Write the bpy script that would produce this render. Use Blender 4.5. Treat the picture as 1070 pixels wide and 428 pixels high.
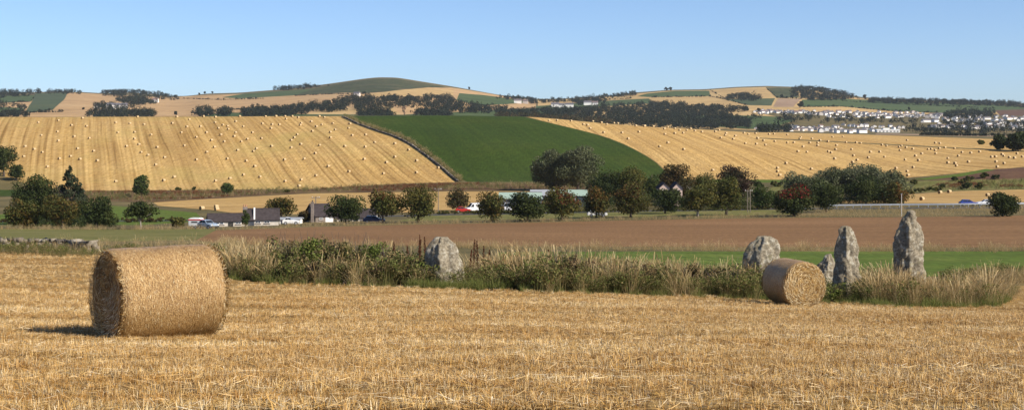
import bpy, math, random
import numpy as np
from mathutils import Vector, Matrix, noise

random.seed(7)
RNG = np.random.default_rng(11)
sc = bpy.context.scene
for o in list(bpy.data.objects):
    bpy.data.objects.remove(o)

# ------------------------------------------------------------------ camera, sky, sun, exposure
F, CX, HY = 1500.0, 535.0, 135.0          # focal length, centre column, eye level (photograph pixels)
cam_d = bpy.data.cameras.new('camera')
cam = bpy.data.objects.new('camera', cam_d)
sc.collection.objects.link(cam)
cam.location = (0, 0, 0)
cam.rotation_euler = (math.radians(90), 0, 0)
cam_d.sensor_width = 36.0
cam_d.lens = 36.0 * F / 1070.0
cam_d.shift_y = (HY - 214.0) / 1070.0
cam_d.clip_start = 0.1
cam_d.clip_end = 40000.0
sc.camera = cam

SUN_EL = math.radians(35.5)
SUN_AZ = math.radians(120.0)              # clockwise from the view direction (+Y)
world = bpy.data.worlds.new('World')
sc.world = world
world.use_nodes = True
wn = world.node_tree.nodes
bg = wn['Background']
sky = wn.new('ShaderNodeTexSky')
sky.sky_type = 'NISHITA'
sky.sun_disc = False
sky.sun_elevation = SUN_EL
sky.sun_rotation = SUN_AZ
sky.altitude = 300.0
sky.air_density = 0.6
sky.dust_density = 0.6
sky.ozone_density = 4.5
world.node_tree.links.new(sky.outputs[0], bg.inputs[0])
bg.inputs[1].default_value = 0.113

sun_d = bpy.data.lights.new('sun', 'SUN')
sun_d.energy = 5.0
sun_d.angle = math.radians(0.53)
sun_d.color = (1.0, 0.91, 0.78)
sun = bpy.data.objects.new('sun', sun_d)
sc.collection.objects.link(sun)
to_sun = Vector((math.sin(SUN_AZ) * math.cos(SUN_EL), math.cos(SUN_AZ) * math.cos(SUN_EL), math.sin(SUN_EL)))
sun.rotation_euler = to_sun.to_track_quat('Z', 'Y').to_euler()

vs = sc.view_settings
vs.view_transform = 'Standard'
vs.look = 'None'
vs.exposure = 0.46
vs.gamma = 1.0
vs.use_curve_mapping = False
sc.cycles.max_bounces = 6
sc.cycles.diffuse_bounces = 3
sc.cycles.transparent_max_bounces = 8
sc.cycles.volume_bounces = 0

# ------------------------------------------------------------------ small helpers
COL = sc.collection


def tag(o, label=None, cat=None, group=None, kind=None):
    if label: o['label'] = label
    if cat: o['category'] = cat
    if group: o['group'] = group
    if kind: o['kind'] = kind
    return o


def thing(name, loc, label, cat, group=None, rz=0.0):
    o = bpy.data.objects.new(name, None)
    o.empty_display_size = 0.3
    o.location = loc
    o.rotation_euler = (0, 0, rz)
    COL.objects.link(o)
    return tag(o, label, cat, group)


def obj(name, mesh, parent=None, mat=None, loc=None, rot=None):
    if mat is not None and len(mesh.materials) == 0:
        mesh.materials.append(mat)
    o = bpy.data.objects.new(name, mesh)
    COL.objects.link(o)
    if parent is not None:
        o.parent = parent
    if loc is not None: o.location = loc
    if rot is not None: o.rotation_euler = rot
    return o


def mesh_np(name, verts, faces, smooth=False, col=None):
    """verts (n,3); faces (m,k) array, or list of arrays for mixed polygons; col = per-face colour (m,3)"""
    me = bpy.data.meshes.new(name)
    verts = np.asarray(verts, dtype=np.float32)
    if isinstance(faces, np.ndarray):
        m, k = faces.shape
        tot = np.full(m, k, dtype=np.int32)
        flat = faces.reshape(-1).astype(np.int32)
    else:
        tot = np.array([len(f) for f in faces], dtype=np.int32)
        flat = np.array([i for f in faces for i in f], dtype=np.int32)
        m = len(faces)
    me.vertices.add(len(verts))
    me.vertices.foreach_set('co', verts.reshape(-1))
    me.loops.add(len(flat))
    me.loops.foreach_set('vertex_index', flat)
    me.polygons.add(m)
    start = np.zeros(m, dtype=np.int32)
    if m > 1: start[1:] = np.cumsum(tot)[:-1]
    me.polygons.foreach_set('loop_start', start)
    me.polygons.foreach_set('loop_total', tot)
    if smooth:
        me.polygons.foreach_set('use_smooth', np.ones(m, dtype=bool))
    me.update(calc_edges=True)
    if col is not None:
        a = me.attributes.new('tint', 'FLOAT_COLOR', 'FACE')
        c4 = np.ones((m, 4), dtype=np.float32)
        c4[:, :3] = col
        a.data.foreach_set('color', c4.reshape(-1))
    return me


class MB:
    """collects boxes, prisms and tubes into one mesh"""
    def __init__(s):
        s.v, s.f = [], []

    def add(s, vs_, fs_):
        b = len(s.v)
        s.v += [tuple(v) for v in vs_]
        s.f += [tuple(b + i for i in f) for f in fs_]

    def box(s, x0, x1, y0, y1, z0, z1, rz=0, c=(0, 0)):
        p = [(x, y, z) for z in (z0, z1) for x, y in ((x0, y0), (x1, y0), (x1, y1), (x0, y1))]
        if rz:
            ca, sa = math.cos(rz), math.sin(rz)
            p = [(c[0] + (x - c[0]) * ca - (y - c[1]) * sa, c[1] + (x - c[0]) * sa + (y - c[1]) * ca, z) for x, y, z in p]
        s.add(p, [(0, 3, 2, 1), (4, 5, 6, 7), (0, 1, 5, 4), (1, 2, 6, 5), (2, 3, 7, 6), (3, 0, 4, 7)])

    def prism_y(s, poly, y0, y1):
        """polygon of (x,z) extruded along y"""
        n = len(poly)
        s.add([(x, y0, z) for x, z in poly] + [(x, y1, z) for x, z in poly],
              [tuple(range(n)), tuple(range(2 * n - 1, n - 1, -1))] + [(i, i + n, (i + 1) % n + n, (i + 1) % n) for i in range(n)])

    def prism_x(s, poly, x0, x1):
        n = len(poly)
        s.add([(x0, y, z) for y, z in poly] + [(x1, y, z) for y, z in poly],
              [tuple(range(n - 1, -1, -1)), tuple(range(n, 2 * n))] + [(i, (i + 1) % n, (i + 1) % n + n, i + n) for i in range(n)])

    def tube(s, pts, rad, n=7, cap=True):
        pts = [Vector(p) for p in pts]
        rings = []
        for i, p in enumerate(pts):
            d = (pts[min(i + 1, len(pts) - 1)] - pts[max(i - 1, 0)]).normalized()
            a = Vector((1, 0, 0)) if abs(d.x) < 0.8 else Vector((0, 1, 0))
            u = d.cross(a).normalized()
            w = d.cross(u)
            rings.append([p + (u * math.cos(2 * math.pi * k / n) + w * math.sin(2 * math.pi * k / n)) * rad[i] for k in range(n)])
        fs = []
        for i in range(len(pts) - 1):
            for k in range(n):
                fs.append((i * n + k, i * n + (k + 1) % n, (i + 1) * n + (k + 1) % n, (i + 1) * n + k))
        if cap:
            fs.append(tuple(range(n - 1, -1, -1)))
            fs.append(tuple((len(pts) - 1) * n + k for k in range(n)))
        s.add([v for r in rings for v in r], fs)

    def mesh(s, name, smooth=False):
        me = bpy.data.meshes.new(name)
        me.from_pydata(s.v, [], s.f)
        if smooth:
            me.polygons.foreach_set('use_smooth', np.ones(len(me.polygons), dtype=bool))
        me.update()
        return me


# ------------------------------------------------------------------ materials
class NT:
    """tiny node-tree writer"""
    def __init__(s, name, rough=0.9, spec=0.2):
        s.m = bpy.data.materials.new(name)
        s.m.use_nodes = True
        s.t = s.m.node_tree
        s.b = s.t.nodes['Principled BSDF']
        s.b.inputs['Roughness'].default_value = rough
        s.b.inputs['Specular IOR Level'].default_value = spec

    def n(s, kind, **kw):
        nd = s.t.nodes.new(kind)
        for k, v in kw.items():
            if k.startswith('i_'):
                key = k[2:]
                nd.inputs[int(key) if key.isdigit() else key].default_value = v
            else:
                setattr(nd, k, v)
        return nd

    def l(s, a, b):
        s.t.links.new(a, b)

    def pos(s):
        return s.n('ShaderNodeNewGeometry').outputs['Position']

    def objco(s):
        return s.n('ShaderNodeTexCoord').outputs['Object']

    def noise(s, vec, scale, detail=4, rough=0.55, dist=0.0):
        nd = s.n('ShaderNodeTexNoise')
        nd.inputs['Scale'].default_value = scale
        nd.inputs['Detail'].default_value = detail
        nd.inputs['Roughness'].default_value = rough
        nd.inputs['Distortion'].default_value = dist
        s.l(vec, nd.inputs['Vector'])
        return nd.outputs['Fac']

    def ramp(s, fac, stops):
        nd = s.n('ShaderNodeValToRGB')
        e = nd.color_ramp.elements
        while len(e) < len(stops): e.new(0.5)
        for el, (p, c) in zip(e, stops):
            el.position = p
            el.color = (*c, 1) if len(c) == 3 else c
        s.l(fac, nd.inputs[0])
        return nd.outputs[0]

    def mix(s, fac, a, b, mode='MIX'):
        nd = s.n('ShaderNodeMix', data_type='RGBA', blend_type=mode)
        for sock, v in ((nd.inputs[0], fac), (nd.inputs[6], a), (nd.inputs[7], b)):
            if hasattr(v, 'links'): s.l(v, sock)
            elif isinstance(v, (int, float)): sock.default_value = v
            else: sock.default_value = (*v, 1)
        return nd.outputs[2]

    def math(s, op, a, b=0.0):
        nd = s.n('ShaderNodeMath', operation=op)
        for sock, v in ((nd.inputs[0], a), (nd.inputs[1], b)):
            if hasattr(v, 'links'): s.l(v, sock)
            else: sock.default_value = v
        return nd.outputs[0]

    def stretch(s, vec, d, across, along):
        """coordinates stretched along horizontal direction d (dx,dy)"""
        L = math.hypot(*d)
        dx, dy = d[0] / L, d[1] / L
        a = s.n('ShaderNodeVectorMath', operation='DOT_PRODUCT'); s.l(vec, a.inputs[0]); a.inputs[1].default_value = (dy / across, -dx / across, 0)
        b = s.n('ShaderNodeVectorMath', operation='DOT_PRODUCT'); s.l(vec, b.inputs[0]); b.inputs[1].default_value = (dx / along, dy / along, 0)
        c = s.n('ShaderNodeCombineXYZ'); s.l(a.outputs['Value'], c.inputs[0]); s.l(b.outputs['Value'], c.inputs[1])
        return c.outputs[0]

    def bump(s, h, strength=0.5, dist=0.1):
        nd = s.n('ShaderNodeBump')
        nd.inputs['Strength'].default_value = strength
        nd.inputs['Distance'].default_value = dist
        s.l(h, nd.inputs['Height'])
        s.l(nd.outputs[0], s.b.inputs['Normal'])

    def color(s, c):
        if hasattr(c, 'links'): s.l(c, s.b.inputs['Base Color'])
        else: s.b.inputs['Base Color'].default_value = (*c, 1)
        return s.m


def plain(name, c, rough=0.8, spec=0.25, metal=0.0, var=0.12, scale=3.0):
    t = NT(name, rough, spec)
    t.b.inputs['Metallic'].default_value = metal
    k = t.noise(t.objco(), scale, 5, 0.6)
    return t.color(t.ramp(k, [(0.3, tuple(x * (1 - var) for x in c)), (0.7, tuple(min(1, x * (1 + var)) for x in c))]))


def field_mat(name, c0, c1, c2, scale, bump=0.0, d=None, across=3, along=120, streak=0.5, fine=1.5, speck=0.0, tinge=None):
    """patchy field; with d, streaks run along the direction worked by the machines"""
    t = NT(name, 0.95, 0.1)
    p = t.pos()
    c0, c1, c2 = (tuple(x * .765 for x in c_) for c_ in (c0, c1, c2))
    col = t.ramp(t.noise(p, scale, 6, 0.6), [(0.32, c0), (0.5, c1), (0.68, c2)])
    if d is not None:
        wob = t.n('ShaderNodeVectorMath', operation='ADD')
        nv = t.n('ShaderNodeTexNoise'); nv.inputs['Scale'].default_value = 0.006; nv.inputs['Detail'].default_value = 1
        t.l(p, nv.inputs['Vector'])
        sc_ = t.n('ShaderNodeVectorMath', operation='SCALE'); t.l(nv.outputs['Color'], sc_.inputs[0]); sc_.inputs['Scale'].default_value = across * 3.0
        t.l(p, wob.inputs[0]); t.l(sc_.outputs[0], wob.inputs[1])
        a = t.noise(t.stretch(wob.outputs[0], d, across, along), 1.0, 2, 0.5)
        b = t.noise(t.stretch(wob.outputs[0], d, across * 3.1, along * 1.7), 1.0, 2, 0.5)
        col = t.mix(streak, col, t.ramp(a, [(0.34, tuple(x * 0.55 for x in c0)), (0.44, c1), (0.56, c2), (0.66, tuple(min(1, x * 1.25) for x in c2))]))
        col = t.mix(streak, col, t.mix(1.0, col, t.ramp(b, [(0.38, (0.62, 0.58, 0.55)), (0.6, (1.08, 1.08, 1.05))]), 'MULTIPLY'))
    f = t.noise(p, fine, 5, 0.7)
    col = t.mix(1.0, col, t.ramp(f, [(0.3, (0.75, 0.74, 0.72)), (0.7, (1.18, 1.17, 1.15))]), 'MULTIPLY')
    if speck:
        col = t.mix(1.0, col, t.ramp(t.noise(t.stretch(p, (0.05, 1.0), speck, speck * 9), 1.0, 3, 0.7), [(0.32, (.74, .71, .68)), (0.68, (1.22, 1.22, 1.22))]), 'MULTIPLY')
    if tinge:
        g = t.ramp(t.noise(p, 0.016, 4, 0.65), [(0.50, (0, 0, 0)), (0.66, (1, 1, 1))])
        col = t.mix(t.math('MULTIPLY', g, 0.38), col, tinge)
    if bump:
        t.bump(f, 0.6, bump)
    return t.color(col)


M = {}
M['stubble_near'] = field_mat('stubble litter', (.22, .125, .036), (.36, .225, .075), (.50, .34, .14), 1.1, 0.03, (1.0, 0.10), 0.16, 3.5, 0.6, 30.0)
M['hill_straw_a'] = field_mat('hill stubble west', (.52, .315, .10), (.615, .395, .14), (.69, .475, .195), 0.02, 0, (-0.30, 1.0), 1.25, 150, 0.56, 0.5, speck=0.6, tinge=(.36, .29, .09))
M['hill_straw_b'] = field_mat('hill stubble east', (.53, .32, .10), (.625, .405, .145), (.69, .475, .195), 0.02, 0, (-0.10, 1.0), 1.25, 150, 0.48, 0.5, speck=0.6)
M['plain_straw'] = field_mat('low stubble', (.48, .30, .105), (.57, .37, .135), (.64, .43, .18), 0.05, 0, (1.0, 0.06), 3.0, 160, 0.4, 0.6)
M['far_straw'] = field_mat('far stubble', (.50, .315, .145), (.58, .375, .18), (.66, .45, .235), 0.006, 0, (0.5, 1.0), 10, 500, 0.3, 0.08)
M['far_straw_b'] = field_mat('far stubble ripe', (.53, .35, .15), (.61, .42, .18), (.67, .48, .23), 0.006, 0, (1.0, 0.2), 12, 500, 0.3, 0.08)
M['far_pink'] = field_mat('far harrowed', (.36, .245, .155), (.42, .29, .19), (.47, .33, .22), 0.01, 0, (1.0, 0.7), 9, 400, 0.3, 0.08)
M['green_hill'] = field_mat('green crop hill', (.038, .070, .009), (.049, .085, .011), (.068, .096, .015), 0.018, 0, (-0.2, 1.0), 2.0, 140, 0.22, 0.4, speck=0.7)
M['green_near'] = field_mat('pasture', (.095, .15, .02), (.12, .185, .026), (.165, .20, .04), 0.10, 0.03, (1.0, 0.05), 1.2, 40, 0.3, 2.5, speck=0.4)
M['green_rough'] = field_mat('rough pasture', (.15, .15, .042), (.19, .19, .055), (.27, .23, .09), 0.12, 0.05, None, fine=2.5, speck=0.5)
M['far_green'] = field_mat('far pasture', (.065, .10, .035), (.085, .13, .042), (.12, .155, .06), 0.006, 0, (1.0, 0.4), 14, 500, 0.25, 0.06)
M['far_green_dark'] = field_mat('far root crop', (.075, .10, .045), (.09, .12, .055), (.11, .13, .06), 0.006, 0, None, fine=0.06)
M['heath'] = field_mat('heather hill', (.055, .064, .028), (.080, .094, .036), (.135, .120, .056), 0.014, 0, None, fine=0.05, speck=7.0)
M['rough'] = field_mat('rough ground', (.11, .095, .04), (.17, .14, .06), (.25, .19, .085), 0.05, 0.05, None, fine=1.0)
M['bracken'] = field_mat('bracken bank', (.09, .042, .02), (.16, .10, .045), (.22, .155, .07), 0.09, 0.05, None, fine=1.2)
M['bank_brown'] = field_mat('bare brown bank', (.11, .058, .036), (.15, .082, .05), (.19, .11, .065), 0.06, 0.05, None, fine=1.0)
M['soil'] = field_mat('harrowed soil', (.225, .126, .056), (.29, .166, .076), (.35, .205, .10), 0.022, 0.25, (1.0, 0.03), 0.7, 60, 0.35, 1.3, speck=0.32)
M['strip'] = field_mat('weedy strip', (.07, .075, .022), (.12, .12, .04), (.22, .17, .075), 0.6, 0.05, None, fine=6.0)
M['asphalt'] = plain('asphalt', (.055, .055, .058), 0.9, 0.2)
M['yard'] = field_mat('farm yard', (.22, .19, .15), (.28, .25, .20), (.34, .30, .25), 0.2, 0, None, fine=2.0)


def leaf_mat(name, trans=0.25):
    t = NT(name, 0.75, 0.15)
    a = t.n('ShaderNodeAttribute', attribute_name='tint')
    t.color(a.outputs['Color'])
    tr = t.n('ShaderNodeBsdfTranslucent')
    t.l(a.outputs['Color'], tr.inputs[0])
    mx = t.n('ShaderNodeMixShader')
    mx.inputs[0].default_value = trans
    out = t.t.nodes['Material Output']
    t.l(t.b.outputs[0], mx.inputs[1]); t.l(tr.outputs[0], mx.inputs[2]); t.l(mx.outputs[0], out.inputs['Surface'])
    return t.m


M['leaf'] = leaf_mat('foliage')
M['blade'] = leaf_mat('grass blade', 0.3)


def straw_inst_mat(name, lo, hi, patch_scale, patch_lo):
    """straw whose tint varies from clump to clump and in patches over the field"""
    t = NT(name, 0.55, 0.25)
    a = t.n('ShaderNodeAttribute', attribute_name='tint')
    r = t.n('ShaderNodeObjectInfo').outputs['Random']
    c = t.mix(1.0, a.outputs['Color'], t.ramp(r, [(0.0, lo), (1.0, hi)]), 'MULTIPLY')
    k = t.noise(t.stretch(t.pos(), (1.0, 0.10), 0.5, 4.0), patch_scale, 3, 0.6)
    c = t.mix(1.0, c, t.ramp(k, [(0.35, patch_lo), (0.6, (1, 1, 1))]), 'MULTIPLY')
    k = t.noise(t.stretch(t.pos(), (1.0, 0.10), 2.6, 40.0), 1.0, 2, 0.5)
    c = t.mix(1.0, c, t.ramp(k, [(0.40, (.88, .82, .72)), (0.55, (1.05, 1.05, 1.05))]), 'MULTIPLY')
    t.color(c)
    return t.m


M['straw_stalk'] = straw_inst_mat('straw stalk', (.67, .62, .53), (1.05, 1.05, 1.05), 1.0, (.72, .57, .36))
M['bark'] = plain('bark', (.12, .095, .075), 0.95, 0.1, 0, 0.3, 6)
M['bark_pale'] = plain('pale bark', (.26, .23, .19), 0.95, 0.1, 0, 0.3, 6)
M['wood_post'] = plain('weathered timber', (.20, .17, .14), 0.9, 0.1, 0, 0.2, 8)
M['slate'] = plain('slate roof', (.058, .048, .048), 0.95, 0.08, 0, 0.3, 2)
M['harl'] = plain('pale harled wall', (.56, .51, .44), 0.95, 0.1, 0, 0.12, 1.5)
M['white_wall'] = plain('white wall', (.74, .72, .68), 0.9, 0.1, 0, 0.06, 1.5)
M['stone_wall'] = plain('stone building wall', (.24, .20, .17), 0.95, 0.1, 0, 0.25, 2.5)
M['green_roof'] = plain('green sheet roof', (.33, .43, .35), 0.6, 0.3, 0, 0.1, 0.8)
M['grey_roof'] = plain('grey sheet roof', (.34, .36, .38), 0.6, 0.3, 0, 0.12, 0.8)
M['shed_wall'] = plain('grey clad wall', (.16, .17, .19), 0.8, 0.2, 0, 0.15, 1.0)
M['shed_dark'] = plain('dark clad wall', (.055, .065, .085), 0.8, 0.2, 0, 0.15, 1.0)
M['glass'] = plain('window glass', (.025, .03, .035), 0.12, 0.6, 0, 0.1)
M['white_trim'] = plain('white paint', (.78, .78, .76), 0.6, 0.3, 0, 0.03)
M['red_paint'] = plain('red paint', (.55, .035, .025), 0.4, 0.4, 0, 0.05)
M['rubber'] = plain('tyre rubber', (.025, .025, .027), 0.9, 0.2)
M['alloy'] = plain('wheel metal', (.5, .5, .52), 0.4, 0.5, 0.6, 0.05)
M['galv'] = plain('galvanised steel', (.30, .32, .35), 0.6, 0.3, 0.3, 0.12)
M['lamp_glass'] = plain('lamp glass', (.75, .75, .72), 0.2, 0.5)
M['tail_lamp'] = plain('tail lamp', (.35, .02, .02), 0.3, 0.5)
M['plate'] = plain('plastic trim', (.03, .03, .03), 0.6, 0.3)
PAINT = {}
for k, c in dict(silver=(.33, .40, .48), white=(.80, .80, .80), navy=(.03, .05, .13), blue=(.03, .055, .30), red=(.55, .04, .03)).items():
    PAINT[k] = plain('car paint ' + k, c, 0.28, 0.5, 0.1, 0.03)

# ------------------------------------------------------------------ terrain: rows of heights at increasing distance
CC = [0, 110, 230, 350, 465, 560, 640, 720, 830, 950, 1070]
SKYLINE = [(-600, 104), (-200, 99), (0, 97), (35, 97), (70, 96), (105, 98), (140, 97), (180, 101), (195, 101), (215, 98.5), (250, 97.5), (290, 94.5), (320, 91.5), (350, 87.5),
           (380, 83.2), (395, 81.7), (415, 82), (440, 86), (475, 91.5), (500, 96), (520, 99.5), (550, 103.5), (575, 104), (600, 103), (640, 100.5), (660, 97.5), (700, 94.5), (735, 94),
           (770, 91.5), (800, 90.5), (830, 91.5), (860, 95), (900, 102), (950, 104.5), (1000, 106), (1070, 108.5), (1300, 112), (1670, 106)]
ROWS = [
    (10, [428] * 11),
    (20, [353, 357, 358, 358, 357, 357, 358, 359, 360, 360, 361]),
    (30, [320, 324, 327, 328, 327, 328, 330, 332, 333, 334, 335]),
    (45, [293, 296, 297, 300, 302, 304, 307, 310, 316, 321, 325]),
    (58, [277, 278, 279, 283, 286, 287, 288, 291, 296, 300, 303]),
    (72, [262, 265, 266, 268, 271, 273, 274, 276, 281, 283, 286]),
    (100, [252, 253, 254, 256, 258, 260, 261, 262, 263, 264, 264]),
    (180, [243.5, 244, 243, 242, 242, 242, 242, 242, 242, 241, 240]),
    (290, [236, 235.5, 234, 232.5, 231, 230, 228.5, 227, 225.5, 224.5, 223]),
    (340, [229, 228, 227, 225, 222, 221, 219, 218, 216, 215, 214]),
    (430, [212, 210, 209, 208, 207, 206, 205, 204, 203, 203, 202]),
    (480, [206, 205, 204, 203, 200, 199, 198, 197, 197, 196, 195]),
    (520, [199, 198.5, 197.5, 196, 192, 190, 188, 188, 189, 186, 176]),
    (600, [158, 157, 157, 155, 153, 152, 154, 158, 165, 168, 166]),
    (670, [131, 131, 131, 131, 130, 131, 137, 144, 153, 157, 159]),
    (725, [122, 122, 121.5, 121, 120.5, 122, 129.5, 136, 145, 150, 154]),
    (800, [125, 125, 124.5, 124, 123.5, 125, 131, 134.5, 141, 145.5, 149.5]),
    (900, [131, 131, 131, 131, 131, 131, 135, 138, 138.5, 142, 146]),
    (1200, [134, 134, 134, 134, 134, 134, 137, 139.5, 139.5, 141, 143]),
    (1800, [128, 128, 127, 127, 127, 128, 134, 137, 138, 139.5, 141]),
]
COLS = np.concatenate([np.arange(-3200, -700, 250), np.arange(-700, -60, 20), np.arange(-60, 1130, 4), np.arange(1130, 1780, 20), np.arange(1780, 4300, 250)]).astype(float)
KY, KZ = [], []


def smooth(a, w):
    """running mean over roughly w pixels on the column axis"""
    xs = np.arange(-3300, 4400, 4.0)
    d = np.interp(xs, COLS, a)
    k = max(1, int(w / 4)) | 1
    d = np.convolve(np.pad(d, k // 2, mode='edge'), np.ones(k) / k, mode='valid')
    return np.interp(COLS, xs, d)


for yy, zz in ((0.6, -1.58), (5.0, -1.64)):
    KY.append(yy); KZ.append(np.full(len(COLS), zz))
for yy, py in ROWS:
    KY.append(yy)
    KZ.append((HY - smooth(np.interp(COLS, CC, py), 60)) / F * yy)
sk = smooth(np.interp(COLS, *zip(*SKYLINE)), 8)
b18 = smooth(np.interp(COLS, CC, ROWS[-1][1]), 60)
for yy, g in ((2200, .30), (2600, .55), (3200, .80), (4000, 1.0)):
    KY.append(yy); KZ.append((HY - (b18 + (sk - b18) * g)) / F * yy)
KY.append(4800); KZ.append(KZ[-1] - 45)
KY.append(6000); KZ.append(np.full(len(COLS), -60.0))
KY = np.array(KY); KZ = np.array(KZ)
YS = np.concatenate([np.arange(0.6, 8, 0.8), np.arange(8, 62, 0.6), np.arange(62, 130, 2.5), np.arange(130, 300, 5), np.arange(300, 940, 6), np.arange(940, 4800, 28), np.linspace(4800, 6000, 6)])
# monotone cubic through the rows
h = np.diff(KY)[:, None]
dl = np.diff(KZ, axis=0) / h
tg = np.zeros_like(KZ)
tg[1:-1] = np.where(dl[:-1] * dl[1:] > 0, 2 * dl[:-1] * dl[1:] / np.where(np.abs(dl[:-1] + dl[1:]) < 1e-9, 1e-9, dl[:-1] + dl[1:]), 0)
tg[0], tg[-1] = dl[0], dl[-1]
ii = np.clip(np.searchsorted(KY, YS, side='right') - 1, 0, len(KY) - 2)
t_ = ((YS - KY[ii]) / (KY[ii + 1] - KY[ii]))[:, None]
hh = (KY[ii + 1] - KY[ii])[:, None]
Z = (2 * t_**3 - 3 * t_**2 + 1) * KZ[ii] + (t_**3 - 2 * t_**2 + t_) * hh * tg[ii] + (-2 * t_**3 + 3 * t_**2) * KZ[ii + 1] + (t_**3 - t_**2) * hh * tg[ii + 1]
XX = (COLS[None, :] - CX) / F * YS[:, None]
YY = np.repeat(YS[:, None], len(COLS), 1)


def wavy(x, y, s, seed):
    r = np.random.default_rng(seed)
    out = np.zeros_like(x)
    for k in range(7):
        a = r.uniform(0, 6.28); w = 2 * math.pi / (s * r.uniform(0.5, 1.6))
        out += np.sin((x * math.cos(a) + y * math.sin(a)) * w + r.uniform(0, 6.28)) / 3.5
    return out


Z += wavy(XX, YY, 4.0, 1) * 0.022 * np.clip((90 - YY) / 40, 0, 1) * np.clip((YY - 3) / 6, 0, 1)
Z += wavy(XX, YY, 260.0, 2) * 0.7 * np.clip((YY - 1900) / 600, 0, 1) * np.clip((3900 - YY) / 400, 0, 1)
Z += wavy(XX, YY, 90.0, 3) * 0.35 * np.clip((YY - 530) / 60, 0, 1) * np.clip((720 - YY) / 60, 0, 1)


def gz(x, y):
    px = np.clip(CX + F * x / max(y, 0.6), COLS[0], COLS[-1] - 1e-3)
    y = min(max(y, YS[0]), YS[-1] - 1e-3)
    c = int(np.searchsorted(COLS, px, side='right') - 1); r = int(np.searchsorted(YS, y, side='right') - 1)
    u = (px - COLS[c]) / (COLS[c + 1] - COLS[c]); v = (y - YS[r]) / (YS[r + 1] - YS[r])
    return float((Z[r, c] * (1 - u) + Z[r, c + 1] * u) * (1 - v) + (Z[r + 1, c] * (1 - u) + Z[r + 1, c + 1] * u) * v)


def gzv(x, y):
    px = np.clip(CX + F * x / np.maximum(y, 0.6), COLS[0], COLS[-1] - 1e-3)
    y = np.clip(y, YS[0], YS[-1] - 1e-3)
    c = np.searchsorted(COLS, px, side='right') - 1; r = np.searchsorted(YS, y, side='right') - 1
    u = (px - COLS[c]) / (COLS[c + 1] - COLS[c]); v = (y - YS[r]) / (YS[r + 1] - YS[r])
    return (Z[r, c] * (1 - u) + Z[r, c + 1] * u) * (1 - v) + (Z[r + 1, c] * (1 - u) + Z[r + 1, c + 1] * u) * v


BAND = dict(near=(8, 522), hill=(500, 1150), far=(1150, 4000))


def depth(px, py, band):
    """distance at which the line of sight through a spot of the photograph meets the land of that band"""
    y0, y1 = BAND[band]
    a = np.arange(y0, y1 + 1, 0.25 if band == 'near' else 2.0)
    x = (px - CX) / F * a
    p = HY - F * gzv(x, a) / a
    m = np.minimum.accumulate(p)
    if not (m <= py).any(): return float(a[int(np.argmin(p))])
    k = int(np.argmax(m <= py))
    if k == 0: return float(a[0])
    u = (m[k - 1] - py) / max(1e-9, m[k - 1] - m[k])
    return float(a[k - 1] + (a[k] - a[k - 1]) * u)


def spot(px, py, band='near', dy=0.0):
    y = depth(px, py, band) + dy
    x = (px - CX) / F * y
    return Vector((x, y, gz(x, y)))


# ------------------------------------------------------------------ ground sheet and the fields laid on it
nr, nc = Z.shape
idx = np.arange(nr * nc).reshape(nr, nc)
quads = np.stack([idx[:-1, :-1], idx[:-1, 1:], idx[1:, 1:], idx[1:, :-1]], -1).reshape(-1, 4)
gv = np.stack([XX, YY, Z], -1).reshape(-1, 3)
ground = obj('ground', mesh_np('ground', gv, quads, True), None, M['rough'])
tag(ground, kind='structure')
bk = MB()
bk.add([(-40, -60, -1.58), (40, -60, -1.58), (40, 0.6, -1.58), (-40, 0.6, -1.58)], [(0, 1, 2, 3)])
near_patch = obj('field_behind_camera', bk.mesh('field_behind_camera'), None, M['stubble_near'])
tag(near_patch, kind='structure')

CI = np.arange(nc); RI = np.arange(nr)


def inside(px, py, poly):
    x, y = px, py
    res = np.zeros(x.shape, bool)
    n = len(poly)
    for i in range(n):
        x0, y0 = poly[i]; x1, y1 = poly[(i + 1) % n]
        if y0 == y1: continue
        cnd = ((y0 > y) != (y1 > y)) & (x < (x1 - x0) * (y - y0) / (y1 - y0) + x0)
        res ^= cnd
    return res


def clip_cell(poly, c, r):
    """part of the polygon (index space) inside the cell c..c+1, r..r+1"""
    out = poly
    for ax, lim, sg in ((0, c, 1), (0, c + 1, -1), (1, r, 1), (1, r + 1, -1)):
        new = []
        for i in range(len(out)):
            a, b = out[i - 1], out[i]
            da, db = sg * (a[ax] - lim), sg * (b[ax] - lim)
            if (da >= 0) != (db >= 0):
                t = da / (da - db)
                new.append((a[0] + (b[0] - a[0]) * t, a[1] + (b[1] - a[1]) * t))
            if db >= 0: new.append(b)
        out = new
        if not out: return out
    return out


def dense(poly, step=6.0):
    out = []
    for i in range(len(poly)):
        a, b = poly[i], poly[(i + 1) % len(poly)]
        n = max(1, min(60, int(math.hypot(b[0] - a[0], b[1] - a[1]) / step)))
        for k in range(n):
            out.append((a[0] + (b[0] - a[0]) * k / n, a[1] + (b[1] - a[1]) * k / n))
    return out


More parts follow.
